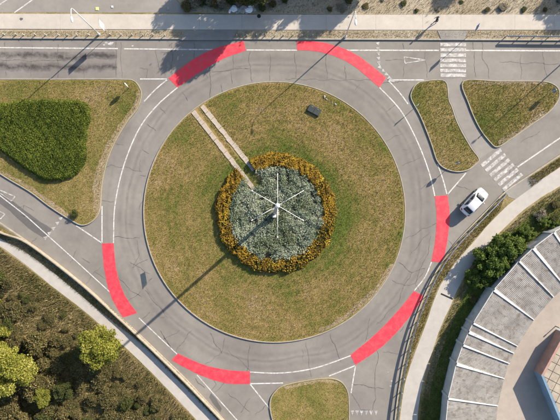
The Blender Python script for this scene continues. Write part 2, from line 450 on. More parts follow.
M['dirt'] = grass_mat('bare_edge_dirt', (.31,.24,.14), (.32,.25,.155), (.22,.18,.08), (.37,.295,.20), seed=5, gbias=.58)
def dirt_edge(isl, outer, inner):
    p = catmull(outer, False, 4) + jitp0(catmull(inner, False, 6)[::-1], 1.1)
    sheet('bare_edge', pxw(p), GZ+.005, M['dirt'], isl)
def jitp0(p, a): return [(x+random.uniform(-a,a), y+random.uniform(-a,a)) for x, y in p]
dirt_edge(ul, [(139.5,90), (140.5,97), (136.5,109), (126.5,122), (116.5,138), (108.5,155), (103.5,172), (100.8,190), (99.8,206), (97,215)], [(137,92), (133,108), (121,122), (111,137), (102,155), (96,172), (93,190), (94,206), (95,214)])
dirt_edge(i2, [(499,145.2), (510,138.5), (530,124.5), (546,113)], [(498,142), (509,134.5), (529,120.5), (543,112)])
dirt_edge(i2, [(470,82.4), (500,82.4), (535,82.4), (547,83.2)], [(470,84), (500,85), (535,85), (545,86)])
dirt_edge(i3, [(283,386.8), (305,381.7), (327,379.2), (339,382)], [(285,388.8), (305,384.2), (326,381.8), (337,384)])
dirt_edge(central, [(395,265), (380,288), (360,308), (338,324), (320,332)], [(391,263), (376,285), (356,304), (335,320.5), (318,329)])
dirt_edge(ul, [(0,172.2), (30,190), (50,205), (70,219)], [(2,170), (32,187), (53,202), (71,215)])

# ---- sidewalks, lots, court (each laid on the ground)
def poly_structure(name, px, z, mat, label, cat, jit=0.0):
    p = pxw(dense(px, 5))
    if jit: p = [(x+random.uniform(-jit,jit), y+random.uniform(-jit,jit)) for x, y in p]
    return tag(sheet(name, p, z, mat), label, cat, kind='structure')

lot = poly_structure('parking_lot', [(-300,-160), (150,-160), (158,-20), (178,2), (186,13.2), (0,12.5), (-300,11)], GZ+.006, M['lot'], 'beige grey asphalt parking lot above the sidewalk', 'parking lot', .03)
for a, b in (((0,5),(9,-1)), ((15,13),(36,-2)), ((-14,12),(-2,3)), ((45,8),(60,-4))):
    if a[0] == 45: continue
    ribbon('parking_line', pxw([a, b]), -.08, .08, GZ+.011, M['white'], lot)
top_dirt = poly_structure('dirt_strip', [(-300,28.5), (0,29.5), (280,30.5), (560,30.5), (900,31), (900,41), (560,39.6), (280,38.6), (0,37.7), (-300,36.4)], GZ+.004, M['topdirt'], 'pale dry dirt strip between sidewalk and kerb', 'verge')
brush_dirt = poly_structure('rough_ground', [(186.5,13), (180,3), (160,-20), (160,-120), (900,-120), (900,14), (560,15.2), (280,14.6)], GZ+.004, M['topdirt'], 'pale rough ground with weeds behind the sidewalk', 'ground', .04)

# top sidewalk: cast panels with open joints on a darker bed
walk = poly_structure('sidewalk', [(-300,13.5), (0,14.3), (280,15.2), (560,15.2), (900,15), (900,30.2), (560,30.3), (280,30.2), (0,29.2), (-300,28)], GZ+.008, M['joint'], 'long straight pale sidewalk beside the upper road', 'sidewalk')
xs = [-300]
while xs[-1] < 880: xs.append(xs[-1] + random.uniform(28, 58))
for a, b in zip(xs, xs[1:]):
    def ty(x): return 14.2 + max(0,min(1,x/280))*1.0
    def by(x): return 29.3 + max(0,min(1,x/280))*1.0
    g = .06
    pts = pxw([(a+g,ty(a)), (b-g,ty(b)), (b-g,by(b)), (a+g,by(a))])
    prism('paving_panel', pts, GZ+.009, GZ+.045+random.uniform(0,.006), M['walk'], walk)
prism('driveway_apron', pxw([(186,30.6), (238,30.6), (232,40.5), (180,40.5)]), GZ+.008, GZ+.043, M['lot'], walk)
prism('crossing_ramp', pxw([(437,31), (468,31), (464,40.4), (441,40.4)]), GZ+.012, GZ+.045, M['lot'], walk)
prism('manhole_cover', [(W(259,16.7)[0]+.27*math.cos(k*math.pi/8), W(259,16.7)[1]+.27*math.sin(k*math.pi/8)) for k in range(16)], GZ+.04, GZ+.062, M['darkmetal'], walk)
prism('worn_hole', [(W(22,19.5)[0]+(.22+.08*math.sin(k*2.3))*math.cos(k*math.pi/6), W(22,19.5)[1]+(.20+.06*math.sin(k*1.7))*math.sin(k*math.pi/6)) for k in range(12)], GZ+.04, GZ+.056, M['asphalt_dark'], walk)

# right sidewalk
sw_l = [(760,50), (640,120), (560,167), (530,188), (500,212), (472,243), (450,270), (437,292), (425,325), (412,360), (404.5,385), (399.5,420), (396,470), (394,560)]
sw_r = [(760,70), (640,140), (560,186), (545,195), (523,210), (492,240), (472,264), (458,288), (449,308), (440,328), (429,360), (421.5,385), (417,420), (413,470), (411,560)]
L = catmull(sw_l, False, 4); Rr = catmull(sw_r, False, 4)
def jitp(p, a=.25): return [(x+random.uniform(-a,a), y+random.uniform(-a,a)) for x, y in p]
walk_r = tag(sheet('sidewalk', pxw(jitp(L) + jitp(Rr[::-1])), GZ+.012, M['walk2']), 'pale curving sidewalk between guardrail and round garage row', 'sidewalk', kind='structure')
ribbon('dark_strip', pxw([(440.5,293.5), (452.5,299)]), -.11, .11, GZ+.018, M['darkmetal'], walk_r)  # narrow dark strip lying across the sidewalk
sheet('crossing_ramp', pxw([(504,191), (527,177), (541,180.5), (515,199.3), (508,197)]), GZ+.017, M['lot'], walk_r)

# left sidewalk
sl_u = [(-120,160), (-60,203), (0,238), (25,252), (50,269.5), (75,290), (105,315), (140,342), (180,381), (218,420), (270,476), (300,540)]
sl_d = [(-120,170), (-60,213), (0,246), (25,264), (50,284), (85,311), (110,333), (140,361), (160,381), (197,420), (250,480), (282,545)]
walk_l = tag(sheet('sidewalk', pxw(jitp(catmull(sl_u, False, 4)) + jitp(catmull(sl_d, False, 4)[::-1])), GZ+.012, M['walk2']), 'pale sidewalk running behind the low concrete wall', 'sidewalk', kind='structure')

# weedy slope, lower left
wood_px = [(-200,90), (-120,172), (-60,215), (0,247), (25,265), (50,285), (85,312), (110,334), (140,362), (160,382), (197,421), (250,481), (282,546), (280,640), (-300,640), (-300,60)]
wood = poly_structure('weedy_slope', wood_px, GZ+.004, M['wood_floor'], 'brown weedy ground below the lower left sidewalk', 'ground')

# court inside the ring of garages
RC = (55.5, -30.6); RO, RI = 33.3, 26.55
court = tag(sheet('courtyard', [(RC[0]+30*math.cos(a), RC[1]+30*math.sin(a)) for a in [k*math.pi/40 for k in range(80)]], GZ+.006, M['court']), 'tan concrete courtyard inside the round garage row', 'courtyard', kind='structure')

# footpath between the two upper right islands (level with the road)
fp = [(446,79.5), (450,100), (453,107), (459,124), (471,145.5), (480,158.5), (496,148), (489,142.5), (477,127.5), (467,104), (462.5,80), (462,78)]
path_o = poly_structure('footpath', fp, .006, M['lot'], 'curved beige footpath between two grass islands', 'footpath')

# ------------------------------------------------------------------ things painted or patched on the road
Z1, Z2, Z3 = .004, .008, .012
def strip(name, px, width, mat, z=Z2, sm=0, parent=road):
    p = pxw(catmull(px, False, sm) if sm else px)
    return ribbon(name, p, -width/2, width/2, z, M[mat], parent)
def arc(c, r0, r1, a0, a1, n=24):
    return [(c[0]+(r0+(r1-r0)*i/n)*math.cos(R(a0+(a1-a0)*i/n)), c[1]+(r0+(r1-r0)*i/n)*math.sin(R(a0+(a1-a0)*i/n))) for i in range(n+1)]

sheet('asphalt_patch', pxw(jitp(dense([(-300,50.5), (117,51.8), (117,77.5), (-300,77)], 12), .15)), Z1, M['asphalt_old'], road)
sheet('asphalt_patch', pxw(jitp(dense([(-6,187), (14,202), (36,219), (52,229), (45,239), (28,228), (10,211), (-10,196)], 6), .3)), Z1, M['asphalt_dark'], road)
sheet('asphalt_patch', pxw([(140.2,274.5), (145,271.8), (147.2,284.2), (142.4,289.2)]), Z1, M['bluepatch'], road)
sheet('asphalt_patch', pxw(jitp(dense([(211,393), (216,399), (222,409), (220,412), (213,404), (209,397)], 5), .3)), Z1, M['asphalt_dark'], road)

reds = [
 ([(168.5,78.5), (190,61.5), (215,48.5), (243.5,41)], [(177.5,87.5), (202,71), (223,59), (246,50.5)]),
 ([(296.8,41), (325,43), (355,54), (386,77.5)], [(297.2,50), (322,52.5), (350,63.5), (379.5,87.5)]),
 ([(447.5,195), (449.6,215), (447.5,240), (443,262.5)], [(434.8,196), (436.5,215), (435.5,238), (431.5,261.5)]),
 ([(424.5,296.5), (407,320), (384,345), (355.5,365)], [(414,291), (396,313), (374,335.5), (350.5,355)]),
 ([(250,384), (225,383), (198,374), (171.5,360)], [(250,371.5), (228,370), (203,364.5), (178,353.5)]),
 ([(123,317.5), (111,296), (104.5,270), (102,243.5)], [(137,313), (124,293.5), (116.5,270), (113.5,243)]),
]
lane_names = []
for oo, ii in reds:
    a, b = catmull(oo, False, 14), catmull(ii, False, 14)
    a = [(x+random.uniform(-.22,.22), y+random.uniform(-.22,.22)) for x, y in a]
    b = [(x+random.uniform(-.12,.12), y+random.uniform(-.12,.12)) for x, y in b]
    o = sheet('bicycle_lane', pxw(a + b[::-1]), Z3, M['red'], road); o['label'] = 'red coated stretch of the bicycle lane'

WL = .16
# lines of the ring
strip('lane_line', [(177.5,87.5), (157,105.5), (139,129), (124,165), (115,205), (113.5,243)], WL, 'white', sm=6)
strip('lane_line', [(168,79), (156,89), (144,101.5)], WL, 'white', sm=4)
strip('lane_line', [(102,206), (102,243)], WL, 'white')
strip('lane_line', [(76,225.5), (102,243)], WL, 'white')
strip('lane_line', [(140,79), (168,79)], WL, 'white')
strip('lane_line', [(379.5,87.5), (401,111), (418,143), (429,172), (434.8,196)], WL, 'white', sm=6)
strip('lane_line', [(387,79), (399,92), (408,104)], WL, 'white', sm=4)
strip('lane_line', [(437.5,164), (442.5,178), (447.2,195)], WL, 'white', sm=4)
strip('lane_line', [(447,195), (466,173)], WL, 'white')
strip('lane_line', [(387,80), (424,80)], WL, 'white')
strip('lane_line', [(431.5,262), (425,277), (414,291)], WL, 'white', sm=4)
strip('lane_line', [(250,372), (281,373), (315,368), (351,355.5)], WL, 'white', sm=6)
strip('lane_line', [(250,383.7), (283,383)], WL, 'white')
strip('lane_line', [(329,376), (355.5,365.5)], WL, 'white')
strip('lane_line', [(355.5,365.5), (351,393)], WL, 'white')
strip('lane_line', [(250,384), (270,409)], WL, 'white')
# edge lines
strip('edge_line', [(-300,46.5), (0,47.6), (118,48.6)], .16, 'white')
strip('edge_line', [(124,48.8), (195,49.5), (221,49.6)], .16, 'white')
strip('edge_line', [(246.5,50), (297,50.2)], .16, 'white')
strip('edge_line', [(334,50.2), (439,50.4)], .18, 'white')
strip('edge_line', [(466,50.4), (560,50.8), (900,52)], .18, 'white')
strip('edge_line', [(-60,147), (-12,184)], .15, 'wornwhite')
strip('edge_line', [(-60,150), (-20,180), (25,215), (70,255.5), (112,294)], .14, 'white')
strip('edge_line', [(139,318), (177,354)], .14, 'white')
strip('edge_line', [(197,375), (237,420), (290,485)], .14, 'white')
strip('edge_line', [(700,70), (560,138), (517.5,167)], .18, 'white')
# zebra crossings
for k, y in enumerate((44.6, 49.8, 55.2, 60.4, 65.5, 70.6, 75.3)):
    sheet('crossing_stripe', pxw(jitp(dense([(440.2,y-1.7), (466,y-1.7), (466,y+1.7), (440.2,y+1.7)], 4), .12)), Z3, M['wornwhite'], road)
for k in range(6):
    a = (481.5+k*4.3, 166+k*4.75); b = (501+k*4.2, 149.5+k*4.9)
    tx, ty_ = b[0]-a[0], b[1]-a[1]; l = math.hypot(tx, ty_); nx, ny = -ty_/l*1.75, tx/l*1.75
    sheet('crossing_stripe', pxw(jitp(dense([(a[0]-nx,a[1]-ny), (b[0]-nx,b[1]-ny), (b[0]+nx,b[1]+ny), (a[0]+nx,a[1]+ny)], 4), .14)), Z3, M['wornwhite'], road)
# give way teeth
def tooth(cx, cy, ang, s=1.9, bl=4.2):
    a = R(ang); d = (math.cos(a), math.sin(a)); n = (-d[1], d[0])
    p = [(cx+d[0]*bl/2, cy+d[1]*bl/2), (cx-d[0]*bl/2+n[0]*s, cy-d[1]*bl/2+n[1]*s), (cx-d[0]*bl/2-n[0]*s, cy-d[1]*bl/2-n[1]*s)]
    sheet('give_way_tooth', pxw(p), Z3, M['wornwhite'], road)
for x, y, a in ((378.2,44.3,90), (378.4,49.3,90), (378.6,54,90), (378.8,59,90), (379,63.6,90), (380.2,67.6,60), (383.8,71,45), (387,74.6,45), (390,78,45), (393,81,45)): tooth(x, y, a-15)
for x, y in ((46,237.3), (50,232.8), (54,228), (58,222.6), (61.3,218.2)): tooth(x, y, -35)
for x in (352.3, 357, 361.4, 366.2, 371, 376): tooth(x, 413, 90, 1.8, 5)
# hollow give-way triangles
def hollow(px, wd):
    pp = px + [px[0]]
    for a, b in zip(pp, pp[1:]): strip('give_way_symbol', [a, b], wd, 'wornwhite', Z3 + random.uniform(0, .003))
hollow([(404,57), (405,63.3), (425,60)], .15)
hollow([(15,196.5), (11.5,201), (-10,186)], .15)
hollow([(5,214), (0.5,219), (-14,205)], .15)
# splashes of white near the sign
for x, y, r in ((106,43.2,.35), (110.5,43.8,.42), (104,45,.22), (113,42.6,.18), (132.5,45.8,.2), (391.5,381,.14), (391,386,.2), (388,372,.14)):
    c = W(x, y); sheet('paint_splash', [(c[0]+r*(.6+.5*random.random())*math.cos(k*.7), c[1]+r*.6*(.6+.5*random.random())*math.sin(k*.7)) for k in range(9)], Z2, M['wornwhite'], road)

# tar sealed cracks and joints, plus one painted post shadow
def dense_open(pts, step):
    out = []
    for a, b in zip(pts, pts[1:]):
        n = max(1, int(math.hypot(b[0]-a[0], b[1]-a[1])/step))
        out += [(a[0]+(b[0]-a[0])*i/n, a[1]+(b[1]-a[1])*i/n) for i in range(n)]
    return out + [pts[-1]]
def crack(pts, wd=.05, jit=.5, name='crack_seal_or_shadow'):
    p = dense_open(pts, 1.6)
    f1, f2 = random.uniform(.25,.5), random.uniform(0,6)
    p = [(x+.7*math.sin(i*f1+f2)*min(1,i/3,(len(p)-1-i)/3), y+.7*math.sin(i*f1*1.3+f2*2)*min(1,i/3,(len(p)-1-i)/3)) for i, (x, y) in enumerate(p)]
    q = []
    for i, (x, y) in enumerate(p): q.append((x+random.uniform(-jit,jit), y+random.uniform(-jit,jit)) if 0 < i < len(p)-1 else (x, y))
    ww = pxw(q)
    A = offsets(ww, 0); vs = []; fs = []
    for i, (x, y) in enumerate(ww):
        a = ww[max(i-1,0)]; b = ww[min(i+1,len(ww)-1)]; tx, ty_ = b[0]-a[0], b[1]-a[1]; l = math.hypot(tx,ty_)+1e-9
        h = wd*random.uniform(.45,1.2)/2*(0.5 if i in (0,len(ww)-1) else 1); vs += [(x-ty_/l*h, y+tx/l*h, .006), (x+ty_/l*h, y-tx/l*h, .006)]
    for i in range(len(ww)-1): fs.append((2*i+1, 2*i+3, 2*i+2, 2*i))
    me = bpy.data.meshes.new(name); me.from_pydata(vs, [], fs); me.update()
    return link(name, me, M['tar'], road)
cr = [[(5,42),(6,76)], [(32,45),(31,77)], [(58,44),(58,78)], [(83,52),(84,79)], [(116,42),(116,77)], [(121,42),(122,79)],
 [(0,60),(40,61),(80,59),(117,58)], [(155,48),(157,60),(159,69)], [(172,43),(172,78)], [(194,42),(195,64)], [(140,68),(147,69),(147,81)],
 [(210,67),(210,100)], [(231,70),(232,84)], [(250,51),(249,62),(252,82)], [(233,55),(234,64)], [(160,53),(178,50)], [(212,72),(250,68)],
 [(326,52),(327,80)], [(285,79),(340,80),(372,80)], [(378,84),(404,81)], [(403,43),(404,52)], [(404,66),(403,77)], [(345,65),(346,80)], [(295,52),(296,78)], [(385,60),(403,60)],
 [(473,42),(474,60),(476,77)], [(482,42),(483,58),(488,70),(489,79)], [(521,54),(521,79)], [(543,51),(544,68),(547,76)], [(425,52),(427,78)], [(560,64),(500,62)], [(441,60),(464,44)],  # last entry is the crossing sign post's cast shadow, drawn in tar colour
 [(113,143),(124,145)], [(110,165),(128,168),(142,172)], [(104,168),(111,165)], [(102,200),(114,202)],
 [(386,141),(402,134)], [(402,166),(421,157)], [(418,190),(431,182)], [(405,239),(430,226),(437,223)], [(410,255),(416,247),(430,232)],
 [(398,262),(412,272),(425,268)], [(392,280),(404,286),(416,283)], [(404,286),(399,300),(388,313),(376,325)], [(416,283),(420,270),(428,252),(431,236)], [(412,272),(404,286)], [(425,268),(416,283),(420,292)],
 [(370,318),(365,342)], [(330,334),(341,362)], [(306,342),(311,377)], [(372,340),(378,355),(374,385),(376,398)], [(383,352),(399,354)], [(400,332),(404,326)], [(352,384),(384,389)], [(352,394),(361,410)], [(376,398),(372,413)], [(361,410),(370,410)],
 [(250,345),(247,372)], [(225,338),(220,355),(205,364)], [(192,330),(180,345),(176,352)], [(210,333),(222,354)], [(180,330),(163,340)], [(163,335),(170,347),(160,330)], [(228,350),(250,370)],
 [(142,319),(150,312)], [(113,237),(140,238)], [(137,240),(140,255),(132,268)], [(132,268),(148,259)], [(118,277),(130,290),(142,297)], [(142,290),(152,278)], [(126,303),(141,291)], [(145,290),(168,318)], [(130,262),(150,274)],
 [(77,250),(70,263)], [(82,258),(90,263)], [(86,284),(95,272),(102,266)], [(95,272),(110,280)], [(30,227),(36,219)], [(30,245),(37,238)], [(20,215),(40,222),(50,232)], [(24,205),(22,214),(30,222)], [(10,210),(24,205),(34,211)],
 [(210,372),(216,385),(210,392)], [(215,392),(228,380)], [(228,393),(250,412)], [(205,388),(195,378)], [(240,413),(250,398)], [(255,415),(266,405)],
 [(500,160),(512,165),(520,180)], [(495,172),(507,168),(524,160)], [(505,183),(512,166)], [(478,139),(483,134)], [(520,143),(540,131)], [(455,185),(470,190)], [(448,240),(453,245)],
 [(160,107),(166,114)], [(147,124),(156,131)], [(142,149),(149,154)], [(140,175),(146,176)], [(143,200),(139,210)], [(182,92),(188,101)], [(221,84),(222,95)], [(270,54),(270,81)], [(355,90),(360,84)], [(386,112),(397,104)]]
for c in cr: crack(c, random.uniform(.05,.085), .34)
for k in range(14):   # short hairline cracks over the ring
    a = random.uniform(0, 6.283); r = random.uniform(136,166); x, y = 274.5+r*math.cos(a), 212+r*math.sin(a)
    b = random.uniform(0, 6.283); l = random.uniform(5,14)
    crack([(x,y), (x+l*math.cos(b), y+l*math.sin(b))], .026, .6)

# ------------------------------------------------------------------ vegetation builders
def leaves(name, C, size, rnd, up=.5, asp=.55):
    n = len(C); C = np.asarray(C)
    nr = rng.normal(size=(n,3)); nr[:,2] = np.abs(nr[:,2])*(1+up) + up; nr /= np.linalg.norm(nr,axis=1)[:,None]
    a = rng.normal(size=(n,3)); a -= nr*(a*nr).sum(1)[:,None]; a /= np.linalg.norm(a,axis=1)[:,None]+1e-9
    b = np.cross(nr, a); s = np.asarray(size)[:,None]*np.ones((n,1))
    V = np.stack([C-a*s, C+b*s*asp+nr*s*.15, C+a*s, C-b*s*asp+nr*s*.15], 1).reshape(-1,3)
    F = np.arange(4*n).reshape(-1,4)
    return np_mesh(name, V, F, np.repeat(rnd,4))
def blades(name, P, z, h, wd, rnd, lean=.6):
    n = len(P); th = rng.random(n)*6.283; d = np.c_[np.cos(th), np.sin(th)]*wd[:,None]/2
    l = rng.normal(size=(n,2))*lean*h[:,None]*.7
    V = np.zeros((n,3,3)); V[:,0,:2] = P-d; V[:,1,:2] = P+d; V[:,2,:2] = P+l; V[:,:2,2] = np.asarray(z).reshape(-1,1) if hasattr(z,'__len__') else z
    V[:,2,2] = (np.asarray(z) if hasattr(z,'__len__') else z) + h
    return np_mesh(name, V.reshape(-1,3), np.arange(3*n).reshape(-1,3), np.repeat(rnd,3))
def blob_points(lobes, n, shell=.55):
    vol = np.array([l[3]*l[4]*l[5] for l in lobes])**.7; k = rng.choice(len(lobes), n, p=vol/vol.sum())
    Lb = np.array(lobes)[k]; d = rng.normal(size=(n,3)); d /= np.linalg.norm(d,axis=1)[:,None]
    r = (shell + (1-shell)*rng.random(n)**.7)*(1+np.where(rng.random(n) < .25, .30, .10)*rng.normal(size=n))
    return Lb[:,:3] + d*Lb[:,3:6]*r[:,None], k

def crown_lobes(rad, hgt, zc, n, spread=.62, seed=0):
    g = random.Random(seed); out = []
    for i in range(n):
        a = g.random()*6.283; q = (spread if n < 35 else spread+.18)*rad*math.sqrt(g.random()); s = rad*(g.uniform(.26,.46) if n < 35 else g.uniform(.12,.32))
        out.append((q*math.cos(a), q*math.sin(a), zc + g.uniform(-.38,.45)*hgt*(1-.5*q/rad), s, s, s*g.uniform(.6,.95)))
    return out
def crown_mesh(name, rad, hgt, zc, nl, n, size, seed):
    lb = crown_lobes(rad, hgt, zc, nl, seed=seed); P, k = blob_points(lb, n)
    P[:,2] = np.maximum(P[:,2], .03)
    tone = np.random.default_rng(seed).random(nl)[k]
    return leaves(name, P, size*(.6+.8*rng.random(n)), np.clip(.25+.35*tone+.4*rng.random(n)-.12,0,1)), lb

def tree_proto(name, rad, hgt, zc, nl, n, size, mat, seed, trunk_r=.16):
    root = empty(name)
    cm, lb = crown_mesh('crown', rad, hgt, zc, nl, n, size, seed)
    mb = MB(); top = zc - hgt*.1
    mb.tube([(0,0,-.1), (.05,.02,top*.4), (-.04,.06,top*.75), (0,0,top)], [trunk_r*1.35, trunk_r, trunk_r*.75, trunk_r*.4], 8)
    for i, l in enumerate(lb[:max(6, nl//2)]):
        z0 = top*(.35+.5*((i*37) % 10)/10)
        mb.tube([(0,0,z0), (l[0]*.45,l[1]*.45,(z0+l[2])*.52), (l[0],l[1],l[2])], [trunk_r*.5, trunk_r*.3, trunk_r*.08], 5)
    mb.build('trunk', M['bark'], root, True); link('crown', cm, M[mat], root)
    return root
def shrub_proto(name, rad, hgt, nl, n, size, mat, seed):
    root = empty(name)
    cm, lb = crown_mesh('crown', rad, hgt, hgt*.5, nl, n, size, seed)
    mb = MB()
    for l in lb[:7]: mb.tube([(0,0,-.05), (l[0]*.5,l[1]*.5,l[2]*.6), (l[0],l[1],l[2])], [.035,.022,.008], 4)
    mb.build('stem', M['bark'], root); link('crown', cm, M[mat], root)
    return root

# ---- central planting
rb_o, rb_i = 8.35, 6.55
gap_a = math.atan2(W(0,172)[1]-BED[1], W(247,0)[0]-BED[0])
def in_gap(X, Y, w2=.95):
    # the strip where the track enters the bed
    ax, ay = W(197,108); bx, by_ = W(256,186); L2 = math.hypot(bx-ax, by_-ay); ux, uy = (bx-ax)/L2, (by_-ay)/L2
    t = (X-ax)*ux+(Y-ay)*uy; d = -(X-ax)*uy+(Y-ay)*ux
    return (t < L2+.4) & (np.abs(d-.32) < w2)
soil = [(BED[0]+(8.2+.12*math.sin(7*a))*math.cos(a), BED[1]+(8.2+.12*math.sin(5*a))*math.sin(a)) for a in [k*math.pi/50 for k in range(100)]]
bedbase = tag(sheet('planting_bed', soil, GZ+.012, M['soil']), 'round bed of dark soil in the central island', 'flower bed', kind='structure')
notch = pxw([(229,163.5), (246.5,161.5), (263,184), (257.5,194.5)])
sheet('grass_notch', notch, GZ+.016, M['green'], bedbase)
def annulus(n, r0, r1):
    r = np.sqrt(r0*r0+(r1*r1-r0*r0)*rng.random(n)); a = rng.random(n)*6.283
    rr = r*(1+.012*np.sin(9*a)+.012*np.sin(23*a+1)); return np.c_[BED[0]+rr*np.cos(a), BED[1]+rr*np.sin(a)], a, r
P, a, r = annulus(26000, rb_i-.15, rb_o); k = ~in_gap(P[:,0], P[:,1]); P, a, r = P[k], a[k], r[k]
edge = np.minimum(r-(rb_i-.2), rb_o+.03-r); top = .16+.34*np.clip(edge/.35,0,1)**.6 + .10*wob(P[:,0],P[:,1],5,1)
z = GZ + top*(.35+.65*rng.random(len(P))**.5)
o = link('marigold_leaves', leaves('marigold_leaves', np.c_[P,z], .075+.05*rng.random(len(P)), rng.random(len(P))), M['marigold_leaf'])
fl_parent = o
tag(o, 'ring of orange flowering plants around the silver shrubs', 'flowers', kind='stuff')
dens = .62+.38*np.sin(a-.35); dens = np.clip(dens + .35*wob(P[:,0],P[:,1],2.0,5), .12, 1)
k = rng.random(len(P)) < .42*dens
Pb = P[k]; zb = GZ + top[k] + .03 + .04*rng.random(k.sum())
o2 = link('marigold_blossom', leaves('marigold_blossom', np.c_[Pb,zb], .065+.045*rng.random(len(Pb)), np.clip(.5+.35*wob(Pb[:,0],Pb[:,1],3,8)+.2*rng.normal(size=len(Pb)),0,1), up=1.5, asp=.9), M['marigold'], o)
o2['kind'] = 'stuff'
# silver shrubs: many clumps
lob = []
for i in range(760):
    q = 6.5*math.sqrt(random.random()); t = random.random()*6.283; x, y = BED[0]+q*math.cos(t), BED[1]+q*math.sin(t)
    if in_gap(np.array([x]), np.array([y]), 1.0)[0]: continue
    if random.random() < .04: continue
    s = random.uniform(.28,.6); lob.append((x, y, GZ+s*.45, s, s, s*.85))
Ps, kk = blob_points(lob, 80000, .75); Ps[:,2] = np.maximum(Ps[:,2], GZ+.02)
tone = np.clip(.5+.75*wob(Ps[:,0],Ps[:,1],1.1,21),0,1)*.75+.25*np.random.default_rng(3).random(len(lob))[kk]
rc = np.clip(.02+.62*tone+.42*rng.random(len(Ps))-.08, 0, 1)
tag(link('silver_shrubs', leaves('silver_shrubs', Ps, .07+.06*rng.random(len(Ps)), rc, up=.3, asp=.35), M['silver']), 'silvery sage green shrubs filling the centre of the flower ring', 'shrubs', kind='stuff')

# ---- clipped hedge field on the upper left island
hedge_px = catmull([(-20,108), (0,104.5), (20,101), (50,99.5), (80,100.5), (90,106), (91.5,118), (88.5,135), (88,152), (85,166), (74,177), (56,181), (40,178), (24,167), (8,156), (-14,139), (-50,120)], True, 5)
hp = [(x+random.uniform(-.12,.12), y+random.uniform(-.12,.12)) for x, y in pxw(hedge_px)]
hb = empty('clipped_hedge', (*W(45,140), GZ)); hx, hy, hz = hb.location
tag(hb, 'broad clipped bright green hedge on the grass island', 'hedge')
P = scatter(hp, 105000); d = edge_dist(P[:,0], P[:,1], hp)
top = .10 + .42*np.clip(d/.45,0,1)**.5*(1+.07*wob(P[:,0],P[:,1],4.5,2)+.07*wob(P[:,0],P[:,1],13,4))
z = top*(1-.35*rng.random(len(P))**2)
o = link('leaves', leaves('leaves', np.c_[P[:,0]-hx, P[:,1]-hy, z], ((.05+.04*rng.random(len(P)))), np.clip(.52+.12*wob(P[:,0],P[:,1],6,3)+.14*wob(P[:,0],P[:,1],.9,33)+.26*rng.normal(size=len(P)),0,1), up=.25), M['hedge'], hb); o['kind'] = 'stuff'
sheet('soil', [(x-hx, y-hy) for x, y in offsets(hp, .1 if area2(hp) > 0 else -.1, True)], .006, M['soil'], hb)

# ---- turf blades
def turf(pts, n, label, name='grass', mat='blade', h0=.05, h1=.13, bias=0.0, excl=None, z=GZ, wd=.045, field=None):
    P = scatter(pts, n)
    if excl is not None: P = P[~excl(P[:,0], P[:,1])]
    m = len(P); clump = wob(P[:,0], P[:,1], 1.3, 11)*.15 + wob(P[:,0], P[:,1], .42, 12)*.2 + wob(P[:,0], P[:,1], 4, 14)*.1 + (field(P[:,0],P[:,1]) if field else 0)
    hh = h0+(h1-h0)*rng.random(m)
    rnd = np.clip(.5+bias+clump+.2*rng.normal(size=m),0,1)
    return tag(link(name, blades(name, P, z, hh, wd*(.6+.8*rng.random(m)), rnd), M[mat]), label, 'grass', kind='stuff')
def ex_c(X, Y):
    rr = np.hypot(X-BED[0], Y-BED[1]); ax, ay = W(197,108); bx, by_ = W(255,188); L2 = math.hypot(bx-ax,by_-ay); ux,uy=(bx-ax)/L2,(by_-ay)/L2
    d = -(X-ax)*uy+(Y-ay)*ux; t = (X-ax)*ux+(Y-ay)*uy
    return (rr < 8.2) | ((t < L2) & (np.abs(d-.32) < .95) & (np.abs(d-.32) > .25)) 
def inset(p, d): return offsets(p, d, True)
turf(inset(central_pts,.25), 190000, 'short dry mown grass covering the central island', excl=ex_c, field=lambda X,Y: -.38*np.clip((12-np.hypot(X-BED[0],Y-BED[1]))/3.7,0,1) + .15*np.sin(np.hypot(X-BED[0],Y-BED[1])*(5.2+.25*wob(X,Y,.12,19))+4*wob(X,Y,.45,9)))
turf(notch, 1800, 'grass between the two slab strips inside the bed', mat='weed', bias=-.15)
turf(inset(ul_pts,.25), 70000, 'short dry grass around the clipped hedge', excl=lambda X,Y: inside(X,Y,hp))
turf(inset(i1_pts,.2), 11000, 'short grass on the narrow splitter island', bias=-.05)
turf(inset(i2_pts,.2), 18000, 'short green and straw grass on the triangular island', bias=-.10)
turf(inset(i3_pts,.2), 14000, 'short straw grass on the lower island', bias=.05)
g1 = pxw([(527,178.5), (560,157), (640,112), (640,119), (560,166), (531,186.5)])
turf(g1, 6000, 'unmown grass strip beside the right approach road', bias=-.05, h1=.25)
g2 = pxw(catmull([(506,193), (491,208.5), (472,228), (457,244), (445,260), (435,277), (426,296), (417,319), (410,341), (404,366), (399,396), (396,420), (392,470)], False, 3) + catmull([(394,470), (398.5,420), (403.5,385), (411,360), (424,325), (436,292), (449,270), (471,243), (499,211)], False, 3))
turf(g2, 9000, 'rough grass between guardrail and sidewalk', h1=.22)
g3 = pxw([(640,142), (560,188), (545,197), (524,212), (493,242), (474,265), (460,288), (451,308), (442,328), (431,360), (424,385), (419,420), (414,480), (440,480), (441,420), (449,375), (458,350), (470,322), (492,285), (520,258), (560,228), (640,180)])
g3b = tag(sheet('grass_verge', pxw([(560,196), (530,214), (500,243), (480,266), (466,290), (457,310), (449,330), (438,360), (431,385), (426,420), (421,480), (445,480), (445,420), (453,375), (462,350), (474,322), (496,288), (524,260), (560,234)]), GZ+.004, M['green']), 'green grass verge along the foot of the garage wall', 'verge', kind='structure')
turf(g3, 34000, 'tall rough grass between sidewalk and garage wall', mat='verge', h0=.06, h1=.3, bias=-.1, field=lambda X,Y: -.2+0*X)
g4 = pxw([(0,224), (30,244), (62,270), (118,316.5), (60,266), (25,241), (0,232), (-60,190), (-60,184)])
